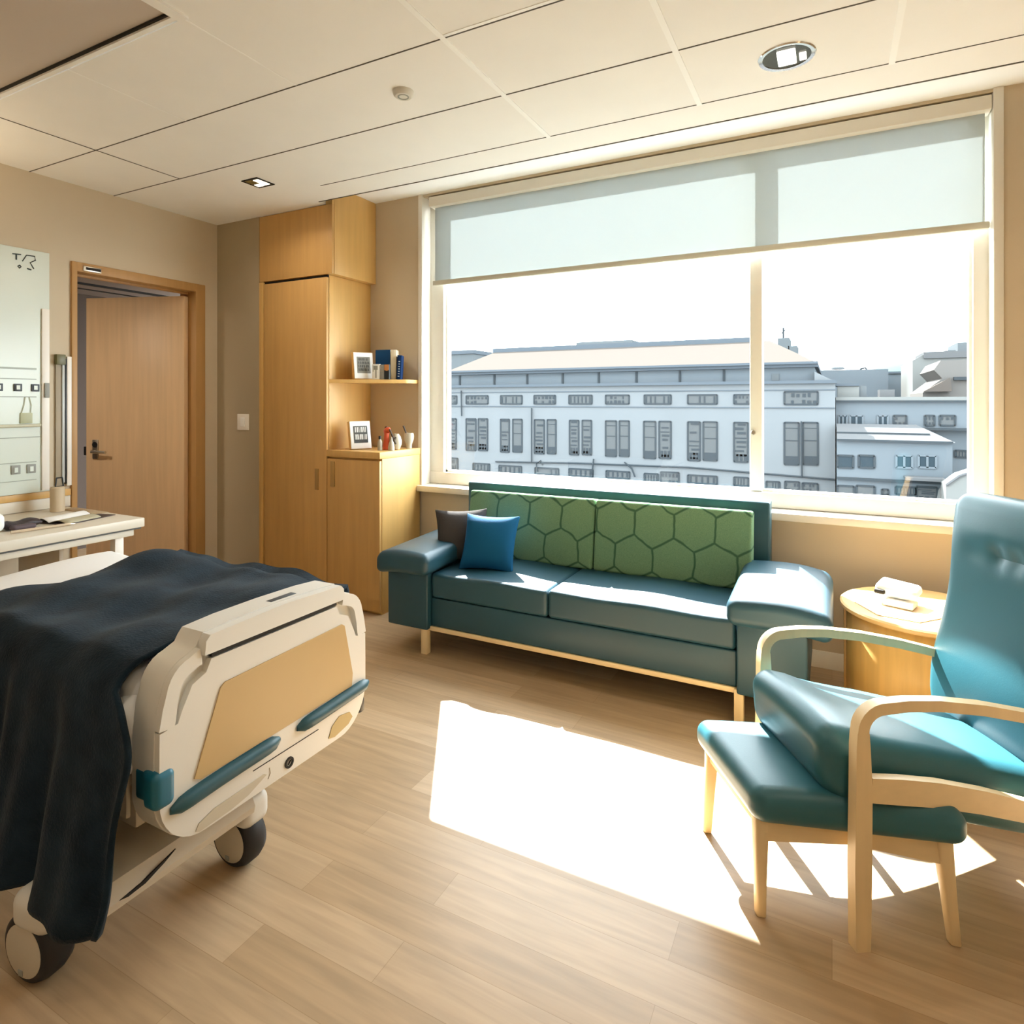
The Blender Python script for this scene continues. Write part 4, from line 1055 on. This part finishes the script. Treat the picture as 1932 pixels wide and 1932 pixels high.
# two-storey block on the right
YB2 = 41.
b2 = thing('building', 'blue-grey flat-roofed block with three pairs of windows', 'building', tuple(at(1700, 757, YB2) + Vector((0, 0, -12))))
x0 = at(1577, 757, YB2).x; x1 = at(2000, 757, YB2).x
w = MB(); w.box(x0, x1, YB2, YB2 + 8, ZG, at(1700, 755, YB2).z); obj('wall', w, FACADE2, b2, smooth=0)
w = MB(); w.box(x0, x1, YB2 - .2, YB2 + 8, at(1700, 757, YB2).z, at(1700, 749, YB2).z); obj('parapet', w, FACADE3, b2, smooth=0)
w = MB(); a = at(1600, 757, YB2).z; w.box(x0, x1, YB2 - .25, YB2, a - .03, a + .05); zz = at(1700, 808, YB2).z; w.box(x0, x1, YB2 - .6, YB2, zz - .06, zz + .06); obj('string_course', w, LINE, b2, smooth=0)
for u0, u1 in ((1583, 1598), (1604, 1628), (1656, 1675), (1686, 1710), (1745, 1763), (1773, 1802)):
    window(b2, u0, 784, u1, 803, YB2, 'grid' if rw.random() < .6 else 'split', 3, 2)
window(b2, 1802, 850, 1830, 863, YB2 - .01, 'bars', 5, 1)
w = MB()
block(w, 1580, 729, 1621, 752, YB2 + 1, 2); obj('roof_hut', w, FACADE3, b2, smooth=0)
w = MB(); block(w, 1621, 728, 1635, 752, YB2 + 1.2, 2); obj('roof_vent', w, STONE, b2, smooth=0)
w = MB(); block(w, 1660, 735, 1688, 752, YB2 + 1, 2); obj('roof_plant', w, ROOFW, b2, smooth=0)
w = MB(); block(w, 1577, 724, 1621, 728, YB2 + .9, 2.2); obj('hut_roof', w, ROOFG, b2, smooth=0)
# low front block
YB3 = 37.
b3 = thing('building', 'low pale annex with a white metal roof in front of the flat block', 'building', tuple(at(1690, 757, YB3) + Vector((0, 0, -12))))
xa, xb = at(1579, 757, YB3).x, at(1797, 757, YB3).x; zt = at(1690, 832, YB3).z
w = MB(); w.box(xa, xb, YB3, YB3 + 3.6, ZG, zt); obj('wall', w, FACADE2, b3, smooth=0)
zu = zt + .75
w = MB(); w.quad((xa, YB3 - .2, zt), (xb + .1, YB3 - .2, zt), (xb - 1.2, YB3 + 3, zu), (xa, YB3 + 3, zu)); w.quad((xb + .1, YB3 - .2, zt), (xb + .1, YB3 + 3.6, zt), (xb - 1.2, YB3 + 3, zu)); w.quad((xa, YB3 - .2, zt), (xa, YB3 + 3, zu), (xa, YB3 + 3.6, zt)); w.quad((xa, YB3 + 3, zu), (xb - 1.2, YB3 + 3, zu), (xb + .1, YB3 + 3.6, zt), (xa, YB3 + 3.6, zt))
w.quad((xa, YB3 - .2, zt), (xb + .1, YB3 - .2, zt), (xb + .1, YB3 + 3.6, zt), (xa, YB3 + 3.6, zt))
obj('roof', w, ROOFW, b3, smooth=0)
w = MB(); w.box(xa, xb, YB3 - .24, YB3 - .14, zt - .06, zt + .05); w.box(xa, xb - .8, YB3 + 1.0, YB3 + 1.06, zt + .27, zt + .37); obj('gutter', w, LINE, b3, smooth=0)
for u0, u1, st in ((1580, 1610, 'dark'), (1620, 1650, 'dark'), (1691, 1721, 'split'), (1733, 1766, 'split')): window(b3, u0, 859, u1, 883, YB3, st)
zz = at(1690, 907, YB3).z; w = MB(); w.box(xa, xb + .5, YB3 - .2, YB3, zz - .06, zz + .06); obj('string_course', w, LINE, b3, smooth=0)
for u0, u1 in ((1580, 1611), (1616, 1650)): window(b3, u0, 916, u1, 944, YB3, 'plain')
window(b3, 1664, 923, 1676, 934, YB3, 'grid', 2, 2); window(b3, 1690, 918, 1727, 934, YB3, 'bars', 6, 1); window(b3, 1729, 918, 1768, 942, YB3, 'louvre', 2, 6)
w = MB(); block(w, 1709, 905, 1785, 910, YB3 - 1.2, 1.1); obj('canopy', w, ROOFW, b3, smooth=0)
w = MB(); w.tube([at(1783, 910, YB3 - .8), at(1776, 925, YB3 - .6), at(1772, 948, YB3 - .5)], .12, 8); obj('downpipe', w, FACADE3, b3)
w_ = thing('shed', 'small rounded-roof shed at the edge of the annex', 'shed', tuple(at(1820, 757, 34) + Vector((0, 0, -12.3))))
a = at(1785, 905, 34.); b = at(1850, 880, 34.)
q = MB(); q.prism([(a.x, ZG), (a.x, a.z - .25), (a.x + .5, a.z + .2), (a.x + 1.2, b.z - .15), (b.x, b.z), (b.x + 2, b.z), (b.x + 2, ZG)], XZy, 34., 35.4); obj('body', q, FACADE3, w_, smooth=0)
q = MB(); q.tube([(a.x, 33.95, a.z - .25), (a.x + .5, 33.95, a.z + .2), (a.x + 1.2, 33.95, b.z - .15), (b.x, 33.95, b.z)], .07, 6); obj('roof_edge', q, ROOFW, w_)
# distant pale blocks
b4 = thing('building', 'tall cream block rising at the right of the view', 'building', tuple(at(1775, 757, 62)))
w = MB(); a, b = at(1722, 672, 62.), at(1900, 800, 62.)
w.prism([(a.x, b.z), (b.x, b.z), (b.x, at(1800, 664, 62).z), (at(1745, 664, 62).x, at(1745, 668, 62).z), (a.x, at(1722, 680, 62).z)], XZy, 62., 72.); obj('wall', w, FACADE3, b4, smooth=0)
w = MB(); block(w, 1743, 664, 1900, 672, 61.8, 6); obj('parapet', w, ROOFW, b4, smooth=0)
w = MB(); block(w, 1807, 646, 1900, 670, 64, 5); obj('plant_room', w, STONE, b4, smooth=0)
w = MB(); block(w, 1784, 661, 1803, 668, 62.5, 2); obj('roof_unit', w, STONE, b4, smooth=0)
b5 = thing('building', 'cream gabled house wall in front of the tall cream block', 'building', tuple(at(1790, 757, 52)))
w = MB(); a, b = at(1741, 741, 52.), at(1900, 741, 52.); w.prism([(a.x, a.z - 4), (b.x, a.z - 4), (b.x, at(1800, 680, 52).z), (at(1775, 680, 52).x, at(1775, 680, 52).z), (at(1762, 698, 52).x, at(1762, 698, 52).z), (at(1778, 712, 52).x, at(1778, 714, 52).z), (a.x, a.z)], XZy, 52., 60.); obj('wall', w, mat('warm_render', (0.077, 0.073, 0.069), .9, spec=0), b5, smooth=0)
w = MB(); a, b, c_ = at(1741, 739, 51.5), at(1785, 714, 53.), at(1795, 739, 51.5); w.prism([(a.x, a.z), (c_.x, a.z), (b.x, b.z)], XZy, 51.2, 51.9); obj('gable', w, ROOFP, b5, smooth=0)
w = MB(); block(w, 1800, 711, 1900, 716, 51.7, .5); obj('ledge', w, LINE, b5, smooth=0)
b6 = thing('building', 'long blue-grey block on the skyline between the long roof and the cream block', 'building', tuple(at(1640, 757, 66)))
w = MB(); block(w, 1535, 699, 1676, 790, 66, 8); obj('wall', w, FACADE2, b6, smooth=0)
w = MB(); block(w, 1676, 703, 1735, 790, 74.5, 6); obj('wing', w, mat('pale_blue_render', (0.073, 0.086, 0.096), .9, spec=0), b6, smooth=0)
w = MB(); block(w, 1674, 701, 1735, 704, 74.3, 6.4); obj('parapet', w, ROOFG, b6, smooth=0)
w = MB(); w.lathe([(0, .30), (.3, .28), (.55, .16), (.6, 0)], tuple(at(1581, 697, 66.5)), 16); w.tube([at(1581, 697, 66.5), at(1581, 687, 66.5)], .05, 6); obj('satellite_dish', w, STONE, b6)
w = MB(); w.tube([at(1622, 699, 66.5), at(1624, 696, 66.5), at(1633, 694, 66.5), at(1636, 699, 66.5)], .09, 6); obj('roof_pipe', w, LINE, b6)
hl = MB(); p = at(1700, 705, 95); hl.lathe([(6.5, -3), (5, -.6), (3, .7), (1.2, 1.2), (0, 1.3)], tuple(p), 24)
tag(obj('hill', hl, mat('grey_green_hill', (0.050, 0.066, 0.063), .95, spec=0)), 'low rounded grey-green hill on the skyline', 'hill', kind='structure')

# ------------------------------------------------------------------ lights
def light(name, typ, loc, energy, col=(1, 1, 1), rot=(0, 0, 0), size=.2, **k):
    d = bpy.data.lights.new(name, typ); d.energy = energy; d.color = col
    if typ == 'AREA': d.shape = 'DISK'; d.size = size
    for a, v in k.items(): setattr(d, a, v)
    o = bpy.data.objects.new(name, d); COL.objects.link(o); o.location = loc; o.rotation_euler = rot; return o
az = math.atan(.615); el = math.radians(43.9)
sd = Vector((math.sin(az) * math.cos(el), -math.cos(az) * math.cos(el), -math.sin(el)))
s_ = light('sun', 'SUN', (-10, 20, 20), 40, (1, .98, .95)); s_.data.angle = math.radians(.55)
s_.rotation_euler = sd.to_track_quat('-Z', 'Y').to_euler()
WARM = (1, .9, .75)
for i, (x, y, e) in enumerate(((-.153, 2.557, 3), (-3.04, 2.58, 3), (-1.0, .3, 3), (.9, .3, 3), (-2.6, -.9, 3), (.9, -1.1, 3))):  # after the pair of modelled downlights, the rest are added fill without fixtures
    light('downlight_and_fill_lamp', 'AREA', (x, y, ZC - .012), e, WARM, size=.16, spread=math.radians(150))

light('wall_lamp', 'AREA', (-3.9, .95, 2.25), 5, (1, .78, .5), rot=(PI, 0, 0), size=.25)
light('corridor_fill', 'AREA', (-4.6, 1.25, 2.31), 14, WARM, size=.3)  # unseen lamp added to brighten the door leaf
wd = bpy.data.worlds.new('sky'); sc.world = wd; wd.use_nodes = True
bg = wd.node_tree.nodes['Background']; bg.inputs[0].default_value = (.86, .94, 1, 1); bg.inputs[1].default_value = 10.

# ------------------------------------------------------------------ camera
cam = bpy.data.cameras.new('camera'); cam.sensor_width = 36; cam.lens = 1167 / 1932 * 36
cam.shift_y = -(966 - 757) / 1932; cam.clip_start = .05; cam.clip_end = 400
co = bpy.data.objects.new('camera', cam); COL.objects.link(co)
co.location = (0, 0, CAMH); co.rotation_euler = (PI / 2, 0, TH)
sc.camera = co
sc.view_settings.view_transform = 'Standard'; sc.view_settings.look = 'None'
sc.view_settings.exposure = .5; sc.view_settings.gamma = 1; sc.view_settings.use_curve_mapping = False
sc.cycles.use_denoising = True
sc.cycles.max_bounces = 10; sc.cycles.diffuse_bounces = 6; sc.cycles.transparent_max_bounces = 12
sc.cycles.sample_clamp_indirect = 8
